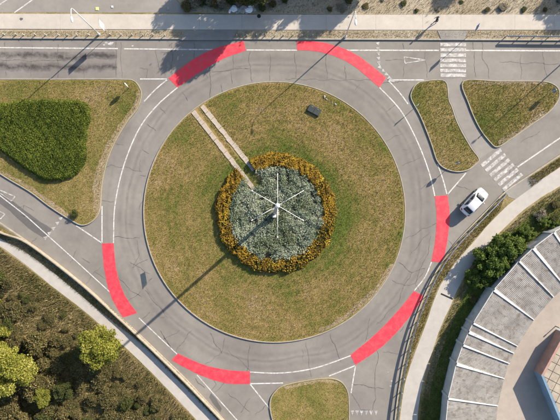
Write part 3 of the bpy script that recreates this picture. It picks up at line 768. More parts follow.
turf(pxw([(-60,182), (0,224.5), (28,243.5), (25,238), (0,231), (-60,192)][:2] + [(32,245), (60,266), (50,260), (26,243), (0,232), (-60,192)]), 2500, 'thin grass wedge between kerb and low wall', bias=.05)
gd = pxw(catmull([(-100,168), (0,233), (25,242.5), (50,259), (87,287.5), (120,314.5), (142,337), (187,380), (227,423), (270,470)], False, 3) + catmull([(262,470), (217,420), (179,381), (139,342), (104,315), (74,290), (49,269.5), (24,252), (0,238), (-100,172)], False, 3))
turf(gd, 9000, 'dark rough grass between low wall and sidewalk', mat='weed', h0=.06, h1=.25, bias=-.15)
turf(pxw([(-60,31), (300,31.3), (560,31), (640,31.5), (640,38), (560,38.5), (300,37.8), (-60,36.5)]), 12000, 'sparse dry grass along the upper verge', bias=.12)
turf(pxw([(188,12.5), (182,2), (160,-30), (640,-30), (640,13.8), (280,13.6)]), 15000, 'dry weeds on the rough ground behind the sidewalk', mat='weed', h0=.06, h1=.4, bias=.2)
turf(pxw(wood_px[:12] + [(250,560), (-160,560), (-200,300)]), 150000, 'tall brown weeds covering the slope', mat='weed', h0=.15, h1=.6, wd=.07)

# ---- shrubs and trees, lower left
shr = {}
for k, (mat, nm) in enumerate((('drybrush','dry_shrub'), ('darkgreen','green_shrub'), ('yellowgreen','yellow_shrub'), ('greybrush','grey_shrub'))):
    for v in range(2):
        shr[(nm,v)] = [mat, nm, k*10+v, None]
SH_LAB = {'dry_shrub': 'dry brown shrub in the thicket beyond the low wall', 'green_shrub': 'dark green shrub in the thicket beyond the low wall',
          'yellow_shrub': 'low yellow green shrub in the thicket beyond the low wall', 'grey_shrub': 'bare grey brush clump in the thicket beyond the low wall'}
def put_shrub(nm, x, y, s, hs, label=None, group=None, zref=.6):
    v = random.randrange(2); e = shr[(nm,v)]
    if e[3] is None:
        e[3] = shrub_proto(nm, 1.0, 1.1, 22, 3600, .068, e[0], e[2]); r = e[3]
    else: r = copy_tree(e[3])
    xw, yw = W(x, y, zref); r.location = (xw, yw, GZ-.02); r.scale = (s, s, s*hs); r.rotation_euler = (0,0,random.random()*6.28)
    tag(r, label or SH_LAB[nm], 'shrub', group or 'shrubs of the lower left thicket'); return r
tri = pxw([(-25,275), (0,268), (45,300), (100,345), (135,375), (185,425), (180,450), (-30,450)])
pts = []
tries = 0
while len(pts) < 240 and tries < 14000:
    tries += 1
    q = scatter(tri, 1)[0]
    px, py = q[0]/S+280, 210-q[1]/S
    dd = (px*.72 - (py-248)*.0) ; dist = ((py-246) - px*.79)*.78     # px from the sidewalk edge
    if dist < 7 or (dist < 24 and random.random() < .55): continue
    s = random.uniform(.3,.7) if dist < 24 else random.choice((random.uniform(.4,.8), random.uniform(.8,1.7)))
    if any(math.hypot(px-a, py-b) < (s+c)*2.5 for a, b, c in pts): continue
    if math.hypot(px-98, py-346) < 20 or math.hypot(px-12, py-368) < 20: continue
    pts.append((px, py, s))
    kind = random.choices(['dry_shrub','green_shrub','yellow_shrub','grey_shrub'], [8.5,2.4,.5 if dist > 40 else .1,.1])[0]
    put_shrub(kind, px, py, s, random.choice((.45,.6,.8,1.3))*random.uniform(.8,1.2))

yt = tree_proto('leafy_tree', 3.3, 4.8, 3.6, 60, 22000, .10, 'yellowgreen', 101)
yt.location = (*W(8,370,3.6), GZ); tag(yt, 'large loose yellow green tree standing deep in the thicket', 'tree', 'trees in the lower left thicket')
yt2 = tree_proto('leafy_tree', 2.85, 3.2, 2.9, 46, 17000, .095, 'yellowgreen', 102)
yt2.location = (*W(100,346,2.9), GZ); tag(yt2, 'compact yellow green tree at the edge of the left sidewalk', 'tree', 'trees in the lower left thicket')
for (x, y, s, lab) in ((40,398,.5,'small yellow green tree between dark shrubs of the thicket'),):
    t_ = copy_tree(yt2); t_.location = (*W(x,y,2.0), GZ); t_.scale = (s,s,s*.9); t_.rotation_euler = (0,0,x); tag(t_, lab, 'tree', 'trees in the lower left thicket')
dt = tree_proto('leafy_tree', 2.5, 3.2, 3.0, 40, 15000, .095, 'darkgreen', 103)
dt.location = (*W(62,392,2.0), GZ); dt.scale = (.6,.6,.5); tag(dt, 'low dark green tree below the two yellow green trees', 'tree', 'trees in the lower left thicket')
for (x, y, s, lab) in ((-25,420,.9,'dark green tree behind the large yellow one'),):
    t_ = copy_tree(dt); t_.location = (*W(x,y,2.5), GZ); t_.scale = (s,s,s); t_.rotation_euler = (0,0,x); tag(t_, lab, 'tree', 'trees in the lower left thicket')

# ---- shrub at the corner of the hedge island
b = put_shrub('green_shrub', 75, 213, .62, 1.0, 'small round bush at the tip of the hedge island', 'single bushes'); b['group'] = 'single bushes'
# ---- bushes by the right sidewalk
gp = None
for (x, y, s, hs, lab) in ((489,261,1.3,.9,'leafy green bush at the middle of the group by the garage wall'), (504,247,1.3,.95,'tall green bush at the upper end of the group by the garage wall'),
      (517,246,.8,.9,'green bush pressed close to the garage wall'), (476,279,.9,.75,'low green bush at the lower end of the group near the sidewalk'), (530,234,.7,.7,'small green bush in the verge grass above its group'), (548,222,.55,.6,'low green bush beside the pale grey bush'), (562,226,.6,.7,'green bush at the garage wall beyond the pale bush'), (505,266,.8,1.0,'rounded green bush between its group and the garage wall'), (489,279,.7,.8,'small green bush against the shaded garage wall')):
    if gp is None: gp = shrub_proto('green_bush', 1.75, 2.5, 40, 11000, .085, 'midgreen', 55); r_ = gp
    else: r_ = copy_tree(gp)
    r_.location = (*W(x,y,1.3), GZ); r_.scale = (s,s,s*hs); r_.rotation_euler = (0,0,x*.7); tag(r_, lab, 'bush', 'bushes by the garage wall')
put_shrub('grey_shrub', 541, 215, .95, .6, 'pale grey dry bush in grass beside the right sidewalk', 'single bushes')
put_shrub('dry_shrub', 557, 205, .7, .8, 'brown shrub in grass above the garage row', 'single bushes')
put_shrub('green_shrub', 556, 219, .75, .8, 'dark green shrub against the garage wall near the pale bush', 'single bushes')
put_shrub('dry_shrub', 474, 300, .6, .7, 'brown shrub in the shade below the green bushes', 'single bushes')
# ---- brush behind the top sidewalk
TOPS = 'brush behind the upper sidewalk'
for i, x in enumerate((186,190,196,200,204,209,214,218,222,228,233,238,243,248,252,257,262,268,273,284)):
    put_shrub(('dry_shrub','green_shrub','grey_shrub')[i % 3], x, (-1 if i % 2 else 3)+random.uniform(-4,4), random.uniform(.6,1.0), random.uniform(.6,1), {'dry_shrub':'dry brown shrub in the brush behind the upper sidewalk','green_shrub':'dark green shrub in the brush behind the upper sidewalk','grey_shrub':'grey twiggy shrub in the brush behind the upper sidewalk'}[('dry_shrub','green_shrub','grey_shrub')[i % 3]], TOPS, .5)
for i, x in enumerate((330,342,349,366,383,404,417,438,462,488,503,524,546,561)):
    nm = ('dry_shrub','grey_shrub','green_shrub')[i % 3]
    put_shrub(nm, x, 8+random.uniform(-9,2), random.uniform(.3,.75), random.uniform(.3,.6), {'dry_shrub':'small dry brown tuft bush on the rough upper ground','green_shrub':'small green bush on the rough upper ground','grey_shrub':'small grey twiggy bush on the rough upper ground'}[nm], 'low bushes on the rough upper ground', .3)
# ---- tall trees beyond the upper edge: they shade the sidewalk and the road
tp = None
for (x, y, s, lab) in ((258,-4,.84,'tall green tree behind the white rubble heap'), (236,-34,.75,'tall green tree beside the parking lot'), (348,-58,.95,'tall green tree behind the upper street lamp'), (398,-62,1.0,'tall green tree in the rough ground row'), (530,-94,1.0,'tall green tree behind the zebra crossing'), (624,-46,.8,'tall green tree behind the upper guardrail'), (306,-46,.9,'tall green tree behind the manhole cover')):
    if tp is None: tp = tree_proto('tall_tree', 4.1, 5.4, 5.4, 50, 20000, .15, 'darkgreen', 201, .2); r_ = tp
    else: r_ = copy_tree(tp)
    r_.location = (*W(x,y), GZ); r_.scale = (s,s,s); r_.rotation_euler = (0,0,x*1.3); tag(r_, lab, 'tree', 'trees beyond the upper sidewalk')

# ------------------------------------------------------------------ street furniture
def street_lamp(px, py, label, arm_dir, h=7.4):
    x, y = W(px, py); root = empty('street_lamp', (x, y, GZ)); tag(root, label, 'street lamp', 'street lamps')
    mb = MB(); mb.tube([(0,0,0), (0,0,.35), (0,0,.36), (0,0,.7)], [.16,.16,.12,.12], 12).build('base', M['lampgrey'], root, False)
    mb = MB(); mb.tube([(0,0,.65), (0,0,h-.5)], [.085,.055], 10).build('pole', M['lampgrey'], root, True)
    dx, dy = math.cos(arm_dir), math.sin(arm_dir)
    mb = MB(); mb.tube([(0,0,h-.55), (dx*.06,dy*.06,h-.2), (dx*.3,dy*.3,h+.05), (dx*.7,dy*.7,h+.18), (dx*1.3,dy*1.3,h+.22)], .045, 8).build('arm', M['lampgrey'], root, True)
    mb = MB(); A = Vector((dx,dy,0)); Bv = Vector((-dy,dx,0)); c = Vector((dx*1.25,dy*1.25,h+.22))
    prof = [(0,.06),(.12,.13),(.45,.16),(.68,.11),(.74,.03)]; vs = []; n = 8
    for t_, r_ in prof:
        for k in range(n):
            a = 2*math.pi*k/n; vs.append(c + A*t_ + Bv*r_*math.cos(a) + Vector((0,0,r_*.55*math.sin(a))))
    fs = [(i*n+k, i*n+(k+1) % n, (i+1)*n+(k+1) % n, (i+1)*n+k) for i in range(len(prof)-1) for k in range(n)] + [tuple(range(n-1,-1,-1)), tuple((len(prof)-1)*n+k for k in range(n))]
    hd = mb.add(vs, fs).build('lamp_head', M['lampwhite'], root, True)
    MB().box(c + A*.42 + Vector((0,0,-.095)), (.3,.18,.03), arm_dir).build('diffuser', M['flash'], hd)
    return root
street_lamp(99.7, 35, 'tall grey street lamp standing beside the parking lot', R(-82))
street_lamp(345, 37.5, 'tall grey street lamp standing above the red lane and give way teeth', R(-90))
street_lamp(577, 50, 'tall grey street lamp beyond the triangular grass island', R(-140))

def sign(px, py, z0, z1, wid, facing, shape, label, front='signwhite', back='signback', group='road signs'):
    """facing: direction the printed face looks to"""
    x, y = W(px, py); g = GZ
    root = empty('road_sign', (x, y, g), facing); tag(root, label, 'road sign', group)
    MB().tube([(0,0,-.05), (0,0,z1+.03)], .035, 8).build('post', M['lampgrey'], root, True)
    hz = (z0+z1)/2; hw = wid/2; hh = (z1-z0)/2
    if shape == 'round': o2 = [(hw*math.cos(k*math.pi/10), hz+hh*math.sin(k*math.pi/10)) for k in range(20)]
    elif shape == 'tri': o2 = [(-hw,z1), (0,z0), (hw,z1)]
    else: o2 = [(-hw,z0), (hw,z0), (hw,z1), (-hw,z1)]
    n = len(o2)
    def plate(nm, xa, xb, m, sc_=1.0, parent=root):
        vs = [(xa, a*sc_, hz+(b_-hz)*sc_) for a, b_ in o2] + [(xb, a*sc_, hz+(b_-hz)*sc_) for a, b_ in o2]
        return MB().add(vs, [tuple(range(n-1,-1,-1)), tuple(range(n,2*n))] + [(i,(i+1) % n,n+(i+1) % n,n+i) for i in range(n)]).build(nm, m, parent)
    pl = plate('plate', .04, .065, M[back]); plate('printed_face', .066, .07, M[front], .96, pl)
    for zz in (z0+hh*.5, z1-hh*.5): MB().box((.02,0,zz), (.06,.16,.05)).build('bracket', M['steel'], root)
    return root
sign(110.3, 34.4, 1.9, 3.35, .85, R(5), 'rect', 'tall white rectangular sign on a post beside the lamp', group='road signs')
sign(468, 36.3, 2.2, 3.0, .75, R(160), 'rect', 'blue square sign on a tall post by the zebra crossing', front='signblue', back='signblue')
sign(547.6, 93.5, .75, 1.6, .65, R(20), 'round', 'low round grey backed sign on the tip of the triangular island', front='signblue')
sign(129.6, 88, .8, 1.65, .6, R(35), 'round', 'low white round sign on the corner of the hedge island')
sign(452, 164.5, 1.2, 2.0, .6, R(60), 'round', 'round grey backed sign at the tip of the narrow splitter island', front='signblue')
sign(414.4, 108, .8, 1.5, .5, R(150), 'tri', 'small triangular sign on the edge of the narrow splitter island')

# bollards along the upper verge
bp = None
bx_ = [5,17.5,25,36,47,59,68,78,89,111.5,122,133,143.5,154,165] + [237,247,257,266,275,283.5,293,302,312]
for x in bx_:
    if bp is None:
        bp = empty('bollard'); r_ = bp
        MB().tube([(0,0,-.05), (0,0,.36), (0,0,.40)], [.065,.06,.035], 10).build('post', M['lampgrey'], bp, False)
        MB().tube([(0,0,.25), (0,0,.31)], .068, 10).build('band', M['darkmetal'], bp)
    else: r_ = copy_tree(bp)
    r_.location = (*W(x+random.uniform(-.6,.6), 35+x*.0035+random.uniform(-.5,.4)), GZ+.004); r_.rotation_euler = (random.uniform(-.06,.06), random.uniform(-.06,.06), 0)
    tag(r_, 'short white bollard on the dirt strip beside the parking lot' if x < 170 else 'short white bollard on the dirt strip past the driveway', 'bollard', 'bollards along the upper verge' if x < 170 else 'bollards past the driveway')

# guardrails
def guardrail(line_px, label, side, step=2.0, h=.75, sm=6):
    line = pxw(catmull(line_px, False, sm)) if sm else pxw(line_px)
    # even points
    P = [Vector(p) for p in line]; d = [0]
    for a, b in zip(P, P[1:]): d.append(d[-1]+(b-a).length)
    def at(s):
        for i in range(len(P)-1):
            if d[i+1] >= s or i == len(P)-2:
                t = (s-d[i])/(d[i+1]-d[i]+1e-9); p = P[i].lerp(P[i+1], t); tn = (P[i+1]-P[i]).normalized(); return p, tn
    root = empty('guardrail', (P[0].x, P[0].y, GZ)); tag(root, label, 'guardrail', 'guardrails')
    ox, oy = P[0]; n = int(d[-1]/step)
    prof = [(0,h-.31), (.055,h-.27), (.055,h-.20), (.0,h-.155), (.055,h-.11), (.055,h-.04), (0,h), (-.012,h), (.03,h-.05), (.03,h-.10), (-.03,h-.155), (.03,h-.21), (.03,h-.26), (-.012,h-.31)]
    for i in range(n+1):
        p, t = at(i*step); nr = Vector((-t.y, t.x))*side; q = p - nr*.12
        MB().box((q.x-ox, q.y-oy, h/2-.05), (.06,.11,h-.02), math.atan2(t.y,t.x)).build('post', M['steel'], root)
        q2 = p - nr*.05; MB().box((q2.x-ox, q2.y-oy, h-.155), (.10,.06,.18), math.atan2(t.y,t.x)).build('spacer', M['steel'], root)
    for i in range(0, n, 2):
        vs = []; fs = []; K = 5; s0, s1 = i*step, min((i+2)*step, n*step); m = len(prof)
        for k in range(K):
            p, t = at(s0+(s1-s0)*k/(K-1)+(.0)); nr = Vector((-t.y,t.x))*side
            e = .004 if (i//2) % 2 else 0
            for a, z_ in prof: q = p+nr*(a+e); vs.append((q.x-ox, q.y-oy, z_+e))
        for k in range(K-1):
            for j in range(m): fs.append((k*m+j, k*m+(j+1) % m, (k+1)*m+(j+1) % m, (k+1)*m+j))
        fs += [tuple(range(m)), tuple(range((K-1)*m, K*m))]
        MB().add(vs, fs).build('rail_beam', M['steel'], root)
    return root
guardrail([(504,194), (491,208.5), (472,227.5), (457,243.5), (445,259.5), (435,276), (426,295), (417,318), (410,341), (404,366), (399,396), (396,420), (392,470), (390,520)], 'long curved steel guardrail between the road and right sidewalk', -1)
guardrail([(505,38.2), (560,38.6), (660,39), (760,39.4)], 'straight steel guardrail along the upper right kerb', -1, sm=0)

# low concrete wall, lower left: cast lengths
wl = pxw(catmull([(-80,182), (-40,208), (0,231), (25,240.3), (50,257.5), (87,287), (118,315.5), (140,336), (184,378.8), (225,421.5), (286,486), (318,545)], False, 8))
wall = empty('low_wall', (wl[0][0], wl[0][1], GZ)); tag(wall, 'long low pale concrete wall beside the lower left road', 'wall')
cnt = 0
for i in range(0, len(wl)-1, 3):
    seg = [(p[0]-wl[0][0], p[1]-wl[0][1]) for p in wl[i:i+4]]
    if len(seg) < 2: continue
    a = Vector(seg[0]); b_ = Vector(seg[1]); seg[0] = tuple(a+(b_-a).normalized()*.012)
    o = ribbon('wall_block', seg, -.06, .06, .58+random.uniform(-.012,.012), M['kerb_yellow'], wall, z0=-.1)
ribbon('kerb', pxw([(0,222), (30,242), (62,268), (116,312.5), (140,334), (185,377), (225,420), (285,485)]), -.22, -.36, GZ+.012, M['kerb_yellow'], kerb, z0=0)

# twin slab track into the bed
trk = tag(empty('slab_track', (*W(197,108), GZ)), 'twin strips of worn concrete slabs leading to the flower bed', 'path', kind='structure')
ox, oy = W(197,108)
slab_me = {}
for (a, b, nsl) in (((193.2,111.5),(257.5,193.5),26), ((202,106),(254,170),20)):
    A = Vector(W(*a)); B = Vector(W(*b)); L0 = (B-A).length; t = (B-A)/L0; ang = math.atan2(t.y,t.x)
    for i in range(nsl):
        c = A + t*(L0*(i+.5)/nsl); l = L0/nsl*.97
        key = random.randrange(5); nm = (nsl, key)
        if nm not in slab_me:
            g = random.Random(key+nsl); wdt = .62+g.uniform(-.05,.05)
            o = MB().box((0,0,0), (l, wdt, .09)).build('slab', M['slab'], trk, bevel=.01); slab_me[nm] = o.data
        else: o = link('slab', slab_me[nm], None, trk); mo = o.modifiers.new('bevel','BEVEL'); mo.width = .01
        o.location = (c.x-ox+random.uniform(-.03,.03), c.y-oy+random.uniform(-.03,.03), .012+random.uniform(-.01,.014)); o.rotation_euler = (random.uniform(-.012,.012), random.uniform(-.012,.012), ang+random.uniform(-.03,.03))

# central mast with six arms
mx, my = W(274.6, 213)
mast = tag(empty('star_mast', (mx, my, GZ)), 'tall pale mast with six radiating arms rising from the shrubs', 'mast')
tx, ty = W(277.6, 205.6, 15); dx, dy = tx-mx, ty-my
MB().tube([(0,0,-.05), (0,0,.30)], [.75,.70], 16).build('plinth', M['concrete'], mast)
MB().tube([(0,0,.28), (dx*.33,dy*.33,5), (dx*.66,dy*.66,10), (dx,dy,15)], [.27,.23,.19,.14], 16).build('pole', M['mast'], mast, True)
MB().tube([(dx*.955,dy*.955,14.35), (dx,dy,15.02), (dx,dy,15.25)], [.22,.24,.10], 16).build('hub', M['lampwhite'], mast)
MB().box((.0,-.42,1.0), (.5,.35,.9)).build('control_box', M['lampgrey'], mast, bevel=.02)
for k in range(6):
    a = R(90+60*k); rr = 3.0 if k % 3 else 3.2
    p = [(dx+.25*math.cos(a), dy+.25*math.sin(a), 14.8), (dx+1.5*math.cos(a), dy+1.5*math.sin(a), 14.9), (dx+rr*math.cos(a), dy+rr*math.sin(a), 14.75)]
    am = MB().tube(p, [.03,.024,.016], 8).build('arm', M['lampwhite'], mast, True)
    MB().tube([(p[2][0]-.1*math.cos(a), p[2][1]-.1*math.sin(a), 14.76), (p[2][0]+.08*math.cos(a), p[2][1]+.08*math.sin(a), 14.74)], .045, 8).build('tip_cap', M['lampwhite'], am)

# dark cover and stones on the island
hx_, hy_ = W(314, 110.8)
h = tag(empty('utility_hatch', (hx_, hy_, GZ), R(-28)), 'dark rectangular hatch box sitting in the island grass', 'hatch')
MB().box((0,0,.09), (1.85,1.05,.22)).build('frame', M['hatch'], h, bevel=.02)
for s in (-1,1): ld = MB().box((s*.44,0,.225), (.84,.92,.05)).build('lid', M['hatch'], h, bevel=.012); MB().box((s*.44,.3,.262), (.22,.04,.03)).build('handle', M['steel'], ld)
def stone(px, py, s, label, group, z=GZ, mat='stone', flat=.5):
    me = bpy.data.meshes.new('stone'); bm = bmesh.new(); bmesh.ops.create_icosphere(bm, subdivisions=2, radius=s)
    g = random.Random(px*13+py)
    ph = [g.random()*6 for _ in range(6)]
    for v in bm.verts:
        k = 1+.22*math.sin(v.co.x/s*3+ph[0])+.2*math.sin(v.co.y/s*3.5+ph[1])+.15*math.sin(v.co.z/s*4+ph[2]); v.co *= k; v.co.z *= flat
    bm.to_mesh(me); bm.free()
    o = link('stone', me, M[mat]); o.location = (*W(px,py), z+s*flat*.35); o.rotation_euler = (0,0,g.random()*6); tag(o, label, 'stone', group); return o
for i, (x, y, s) in enumerate(((324.5,97,.17), (326.5,99.5,.13), (332,102.5,.10), (335,104.5,.16))):
    stone(x, y, s, 'small grey stone in the island grass near the dark hatch', 'stones by the hatch')
for i, (x, y, s) in enumerate(((234,9.5,.42), (239,10.5,.34), (243.5,9.5,.5), (249,11,.45), (254,9.8,.34), (246,12.2,.26), (230,11.5,.25), (237,12.5,.2), (168,9,.22), (251,7.5,.3))):
    stone(x, y, s, 'white concrete rubble lump heaped behind the upper sidewalk', 'white rubble', flat=.45, mat='signwhite' if i % 3 == 0 else 'stone')
for x, y, lab in ((97.5,9.2,'square yellow access cover set in the parking lot'), (112.5,7.3,'small pale access cover set in the parking lot')):
    s = .22 if x < 100 else .15; c = W(x, y)
    o = tag(empty('access_cover', (c[0], c[1], GZ+.006)), lab, 'cover'); MB().box((0,0,.02), (s*2,s*2,.05)).build('frame', M['yellow' if x < 100 else 'flash'], o, bevel=.01); MB().box((0,0,.05), (s*1.5,s*1.5,.02)).build('lid', M['yellow' if x < 100 else 'flash'], o)

# ------------------------------------------------------------------ ring of garages
gar = tag(empty('garage_row', (RC[0], RC[1], GZ)), 'curved row of garages with corrugated grey roofs and white joints', 'building')
def roof_pt(r, a, z): return Vector((r*math.cos(a), r*math.sin(a), z))
ZO, ZI = 2.25, 1.98
ang = []
for x, y in ((555,234), (534,249), (520,262), (497,292), (477,325), (471,333), (465.5,346), (460,365), (452,399)):
    q = W(x, y, ZO+GZ); ang.append(math.atan2(q[1]-RC[1], q[0]-RC[0]) % (2*math.pi))
st = .15
ang = [ang[0]-st*k for k in (4,3,2,1)] + ang + [ang[-1]+st*k for k in (1,2,3)]
# white wedge widths at the outer and the inner end
for i, a in enumerate(ang):
    wo = .22 if i % 2 else .15; wi = .06
    t = Vector((-math.sin(a), math.cos(a), 0))
    e0, e1 = roof_pt(RO+.10, a, ZO+.05), roof_pt(RI+.02, a, ZI+.05)
    vs = [e0-t*wo, e0+t*wo, e1+t*wi, e1-t*wi]; vs += [v+Vector((0,0,.07)) for v in vs]
    MB().add(vs, [(3,2,1,0),(4,5,6,7),(0,1,5,4),(1,2,6,5),(2,3,7,6),(3,0,4,7)]).build('roof_flashing', M['flash'], gar)
for i in range(len(ang)-1):
    a0, a1 = ang[i], ang[i+1]
    lift = random.uniform(-.02,.02)
    wd = (a1-a0)*30; ncol = max(1, round(wd/1.02)); nrow = 4
    t0 = .17/RO; t1 = .06/RI
    P00 = roof_pt(RO+.12, a0+t0, ZO+lift); P01 = roof_pt(RO+.12, a1-t0, ZO+lift); P10 = roof_pt(RI, a0+t1, ZI+lift); P11 = roof_pt(RI, a1-t1, ZI+lift)
    for c in range(ncol):
        for r in range(nrow):
            v0, v1 = r/nrow, min(1, (r+1)/nrow+.015); nw = 6; K = nw*2+1; vs = []
            jz = random.uniform(-.004,.006)
            for j, v in enumerate((v0, v1)):
                for k in range(K):
                    u = (c + k/(K-1)*.995)/ncol
                    p = P00.lerp(P01,u).lerp(P10.lerp(P11,u), v); z_ = .013*(1 if k % 2 else -1) + jz + (.022 if j == 1 else 0)
                    vs.append(p + Vector((0,0,z_)))
            fs = [(k, k+1, K+k+1, K+k) for k in range(K-1)]
            MB().add(vs, fs).build('roof_sheet', M['roof'], gar)
    # walls of the bay
    W0, W1 = roof_pt(RO-.05, a0+.004, 0), roof_pt(RO-.05, a1-.004, 0)
    n_ = ((W0+W1)/2).normalized(); thick = .22
    hgt = ZO-.06+lift
    def slab(A, B, z0, z1, nm, m, par, th=thick, out=n_):
        vs = [A, B, B-out*th, A-out*th]; vs = [Vector((q.x,q.y,z0)) for q in vs]+[Vector((q.x,q.y,z1)) for q in vs]
        return MB().add(vs, [(0,1,2,3),(7,6,5,4),(0,4,5,1),(1,5,6,2),(2,6,7,3),(3,7,4,0)]).build(nm, m, par)
    slab(W0, W1, -.1, hgt, 'wall', M['plaster'], gar)
    # coping along the outer eaves
    C0, C1 = roof_pt(RO+.16, a0+t0, 0), roof_pt(RO+.16, a1-t0, 0)
    slab(C0, C1, ZO-.10+lift, ZO+.045+lift, 'eaves_board', M['flash'], gar, .07)
    # pilaster
    q = roof_pt(RO-.02, a0, 0); MB().box((q.x, q.y, 1.0), (.22,.30,2.1), a0).build('pilaster', M['plaster'], gar)
    I0, I1 = roof_pt(RI+.15, a0+.004, 0), roof_pt(RI+.15, a1-.004, 0)
    slab(I0, I1, -.1, ZI-.06+lift, 'wall', M['plaster'], gar, .2, -n_)
    m0, m1 = I0.lerp(I1,.16)-n_*.03, I0.lerp(I1,.84)-n_*.03
    d_ = slab(m0, m1, .0, ZI-.3, 'garage_door', M['door'], gar, .05, -n_)
    mid = m0.lerp(m1,.5)-n_*.03; MB().box((mid.x,mid.y,.9), (.05,.16,.04), math.atan2(n_.y,n_.x)).build('door_handle', M['steel'], d_)
for a in (ang[0], ang[-1]):
    q0, q1 = roof_pt(RO-.06,a,0), roof_pt(RI+.16,a,0); c = (q0+q1)/2; MB().box((c.x,c.y,.95), ((q0-q1).length,.2,2.05), a).build('end_wall', M['plaster'], gar)

# building with brown skirt, lower right corner
zt = 1.62
base_px = [(555.5,329), (533,370), (552,416), (572,455), (640,455), (660,329)]
rp = pxw(base_px); bx0, by0 = rp[1]
hb2 = tag(empty('low_building', (bx0, by0, GZ)), 'low building with tan panelled roof, brown brick wall and blue wall', 'building')
lp = [(x-bx0, y-by0) for x, y in rp]
if area2(lp) < 0: lp = lp[::-1]
def inset_poly(p, d):
    n = len(p); out = []
    for i in range(n):
        a, b_, c = Vector(p[i-1]), Vector(p[i]), Vector(p[(i+1) % n]); t1 = (b_-a).normalized(); t2 = (c-b_).normalized()
        n1 = Vector((-t1.y,t1.x)); n2 = Vector((-t2.y,t2.x)); m = (n1+n2).normalized(); out.append(tuple(b_+m*d/max(.3,m.dot(n1))))
    return out
in1 = inset_poly(lp, .22); lo, hi = inset_poly(lp, -.03), inset_poly(lp, .30)
for i in range(6):
    j = (i+1) % 6; A, B, C_, D_ = lp[i], lp[j], in1[j], in1[i]
    ed = (Vector(B)-Vector(A)).normalized(); brown = abs(ed.dot(Vector((.48,.877)))) > .9
    q = [(0,1,2,3),(7,6,5,4),(0,4,5,1),(1,5,6,2),(2,6,7,3),(3,7,4,0)]
    MB().add([(*p,-.1) for p in (A,B,C_,D_)] + [(*p,zt-.02) for p in (A,B,C_,D_)], q).build('wall', M['brownskirt' if brown else 'bluewall'], hb2)
    MB().add([(*p,zt-.018) for p in (lo[i],lo[j],hi[j],hi[i])] + [(*p,zt+.06) for p in (lo[i],lo[j],hi[j],hi[i])], q).build('coping', M['brownskirt' if brown else 'bluewall'], hb2)
rf = prism('roof', inset_poly(lp,.23), zt-.12, zt-.06, M['joint'], hb2)
# felt panels on a slanted grid, cut to the roof outline
u = Vector((.46,.89)).normalized(); v = Vector((-u.y,u.x)); inn = inset_poly(lp,.34)
def clip(poly, clipper):
    out = poly
    for i in range(len(clipper)):
        a, b_ = Vector(clipper[i]), Vector(clipper[(i+1) % len(clipper)]); inp = out; out = []
        if not inp: return []
        def side(p): return (b_.x-a.x)*(p[1]-a.y)-(b_.y-a.y)*(p[0]-a.x)
        for k in range(len(inp)):
            p, q = inp[k-1], inp[k]; sp, sq = side(p), side(q)
            if (sp >= 0) != (sq >= 0):
                t = sp/(sp-sq); out.append((p[0]+(q[0]-p[0])*t, p[1]+(q[1]-p[1])*t))
            if sq >= 0: out.append(q)
    return out
for i in range(-14,15):
    for j in range(-14,15):
        s_ = 1.15; c = u*(i*s_) + v*(j*s_); g = .035
        qd = [c+u*g+v*g, c+u*(s_-g)+v*g, c+u*(s_-g)+v*(s_-g), c+u*g+v*(s_-g)]
        cp = clip([tuple(q) for q in qd], inn)
        if len(cp) >= 3 and abs(area2(cp)) > .05:
            cx = sum(p[0] for p in cp)/len(cp)
            if cx > 6: continue
            prism('roof_panel', cp, zt-.055, zt+random.uniform(.0,.015), M['rooftile'], rf)

# small post in the court
q = W(555,326); o = tag(empty('court_post', (q[0], q[1], GZ)), 'small yellow topped post in the courtyard by the brown roof', 'post')
MB().tube([(0,0,-.05),(0,0,.8)], .06, 8).build('post', M['darkmetal'], o); MB().tube([(0,0,.78),(0,0,.98)], .09, 8).build('cap', M['yellow'], o)

# ------------------------------------------------------------------ car
def car_paint(name, c, rough=.25):
    m, t, b = new_mat(name); b.inputs['Base Color'].default_value = (*c,1); b.inputs['Roughness'].default_value = rough
    b.inputs['Coat Weight'].default_value = .6; b.inputs['Coat Roughness'].default_value = .06
    v = objco(t); t.links.new(ramp(t, noise(t, 2, 4, .6, v), [(.3, tuple(x*.95 for x in c)), (.7, c)]), b.inputs['Base Color']); return m
M['carwhite'] = car_paint('white_car_paint', (.70,.70,.70))
M['glass'] = simple('car_glass', (.012,.016,.020), .04, var=.1)
M['tyre'] = simple('tyre_rubber', (.018,.018,.018), .85)
M['rim'] = simple('alloy_rim', (.5,.5,.5), .3, .9)
M['lens'] = simple('headlight_lens', (.75,.77,.8), .08)
M['redlens'] = simple('tail_light_lens', (.45,.02,.02), .15)
M['blacktrim'] = simple('black_trim', (.02,.02,.02), .6)

